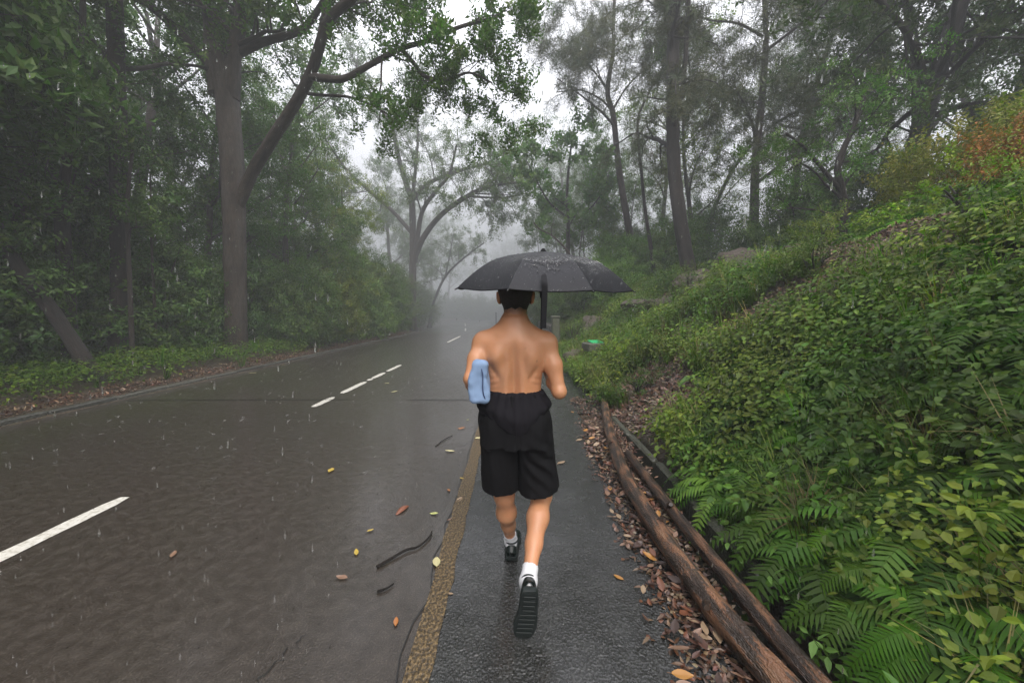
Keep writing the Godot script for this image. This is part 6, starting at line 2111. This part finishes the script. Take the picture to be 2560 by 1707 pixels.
func make_rain() -> void:
	# falling drops, pulled long by the air, as they hang in one instant
	var b := Buf.new()
	var rows := []
	for r in 9:
		var t := r / 8.0
		var w := sin(PI * pow(t, 0.7)) * (1.0 - 0.25 * t)
		var row := []
		for q in 8:
			row.append(V(cos(TAU * q / 8.0) * w * 0.0019, (t - 0.5) * 0.02, sin(TAU * q / 8.0) * w * 0.0019))
		rows.append(row)
	sheet(b, rows, true)
	smooth_normals(b)
	var xf := []
	var tn := []
	for k in 2600:
		var z := -0.9 - 13.0 * pow(rng.randf(), 1.4)
		var x := rnd(-1.35, 1.35) * (-z) - 0.3
		var y := rnd(0.02, 1.5 - z * 0.75)
		if absf(x - 0.05) < 0.5 and z > -2.6 and y < 1.95:
			continue
		var s := rnd(0.7, 1.5)
		xf.append(Transform3D(Basis(Vector3.BACK, -0.06).scaled(V(s, s, s)), V(x, y, z)))
		tn.append(Color.WHITE)
	tag(many("rain_drops", b.mesh(), M.water, xf, tn), "falling raindrops in the air over road and forest", "rain", "", "stuff")
	# small crowns of splashed water on the asphalt
	var c := Buf.new()
	for q in 9:
		var a := TAU * q / 9.0 + rnd(-0.2, 0.2)
		var o := V(cos(a), 0, sin(a))
		var l := rnd(0.012, 0.028)
		tube(c, PackedVector3Array([o * 0.012, o * 0.017 + V(0, l * 0.5, 0), o * 0.022 + V(0, l, 0)]), 0.0022, 0.0010, 5)
	var sx := []
	var sn := []
	for k in 350:
		var z := -3.2 - 16.0 * pow(rng.randf(), 1.3)
		sx.append(Transform3D(Basis(Vector3.UP, rnd(0, TAU)).scaled(Vector3.ONE * rnd(0.4, 0.9)), V(rnd(-6.5, 0.9), 0.004, z)))
		sn.append(Color.WHITE)
	tag(many("rain_splashes", c.mesh(), M.water, sx, sn), "tiny splashes where raindrops strike the wet asphalt", "rain", "", "stuff")

# an overcast dome: three times as bright overhead as at the horizon, with soft cloud mottling
func overcast() -> ImageTexture:
	var im := Image.create(512, 256, false, Image.FORMAT_RGBF)
	for y in 256:
		var el := PI * (0.5 - (y + 0.5) / 256.0)
		for x in 512:
			var az := TAU * x / 512.0
			var d := V(cos(el) * cos(az), sin(el), cos(el) * sin(az))
			var v := (1.0 + 2.0 * maxf(sin(el), 0.0)) / 3.0
			v *= 1.0 + 0.10 * nz.get_noise_3dv(d * 14.0)
			im.set_pixel(x, y, Color(0.97, 0.975, 1.05) * v if el > 0.0 else Color(0.12, 0.12, 0.115))
	return ImageTexture.create_from_image(im)

func _ready() -> void:
	rng.seed = 20240
	nz.seed = 11
	nz.frequency = 0.09
	nz.fractal_octaves = 3
	nf.seed = 23
	nf.frequency = 0.35
	nf.fractal_octaves = 3
	# camera: wide phone lens at eye height, tipped a little down the road
	var cam := Camera3D.new()
	cam.name = "camera"
	cam.fov = 85.37
	cam.near = 0.05
	cam.far = 600.0
	add_child(cam)
	cam.position = V(0, 1.5, 0)
	cam.rotation.x = -deg_to_rad(4.64)
	cam.current = true
	# an even rain cloud over everything
	var sky_mat := PanoramaSkyMaterial.new()
	sky_mat.panorama = overcast()
	var sky := Sky.new()
	sky.sky_material = sky_mat
	var env := Environment.new()
	env.background_mode = Environment.BG_SKY
	env.sky = sky
	env.background_energy_multiplier = 1.0
	env.tonemap_mode = Environment.TONE_MAPPER_LINEAR
	env.tonemap_exposure = 2.9
	env.sdfgi_enabled = true
	env.ssao_enabled = true
	env.ssil_enabled = true
	env.fog_enabled = true
	env.fog_light_color = Color(0.93, 0.95, 0.96)
	env.fog_density = 0.006
	env.volumetric_fog_enabled = true
	env.volumetric_fog_density = 0.0
	var we := WorldEnvironment.new()
	we.name = "world_environment"
	we.environment = env
	add_child(we)
	# what is left of the sun behind the cloud: wide and weak, from high behind the camera
	var sun := DirectionalLight3D.new()
	sun.name = "sun"
	sun.light_energy = 0.45
	sun.light_color = Color(1.0, 0.97, 0.93)
	sun.light_angular_distance = 40.0
	sun.shadow_enabled = true
	sun.rotation = V(-deg_to_rad(48), deg_to_rad(25), 0)
	add_child(sun)

	make_materials()
	M.tar_and_shade = mat(lin(0.012, 0.011, 0.010), 0.35, {})  # also colours the painted shade strips by the yellow line
	M.rust_bark = mat(lin(0.20, 0.07, 0.035), 0.45, {})
	make_clusters()
	var t0 := Time.get_ticks_msec()
	make_ground()
	make_road()
	# the thicker rain mist further down the road
	var mist := FogVolume.new()
	mist.name = "rain_mist"
	mist.shape = RenderingServer.FOG_VOLUME_SHAPE_BOX
	mist.size = V(110, 24, 78)
	mist.position = V(0, 9, -63)
	var fm := FogMaterial.new()
	fm.density = 0.026
	fm.albedo = Color(0.93, 0.95, 0.96)
	mist.material = fm
	mist.set_meta("kind", "stuff")
	add_child(mist)
	make_hero_trees()
	make_wild_trees()
	make_bushes()
	print("forest ", Time.get_ticks_msec() - t0)
	make_ground_cover()
	make_plants()
	make_details()
	print("ground ", Time.get_ticks_msec() - t0)
	make_person()
	print("person ", Time.get_ticks_msec() - t0)
	make_bag()
	make_umbrella()
	make_fallen_leaves()
	make_rain()
	print("all ", Time.get_ticks_msec() - t0)
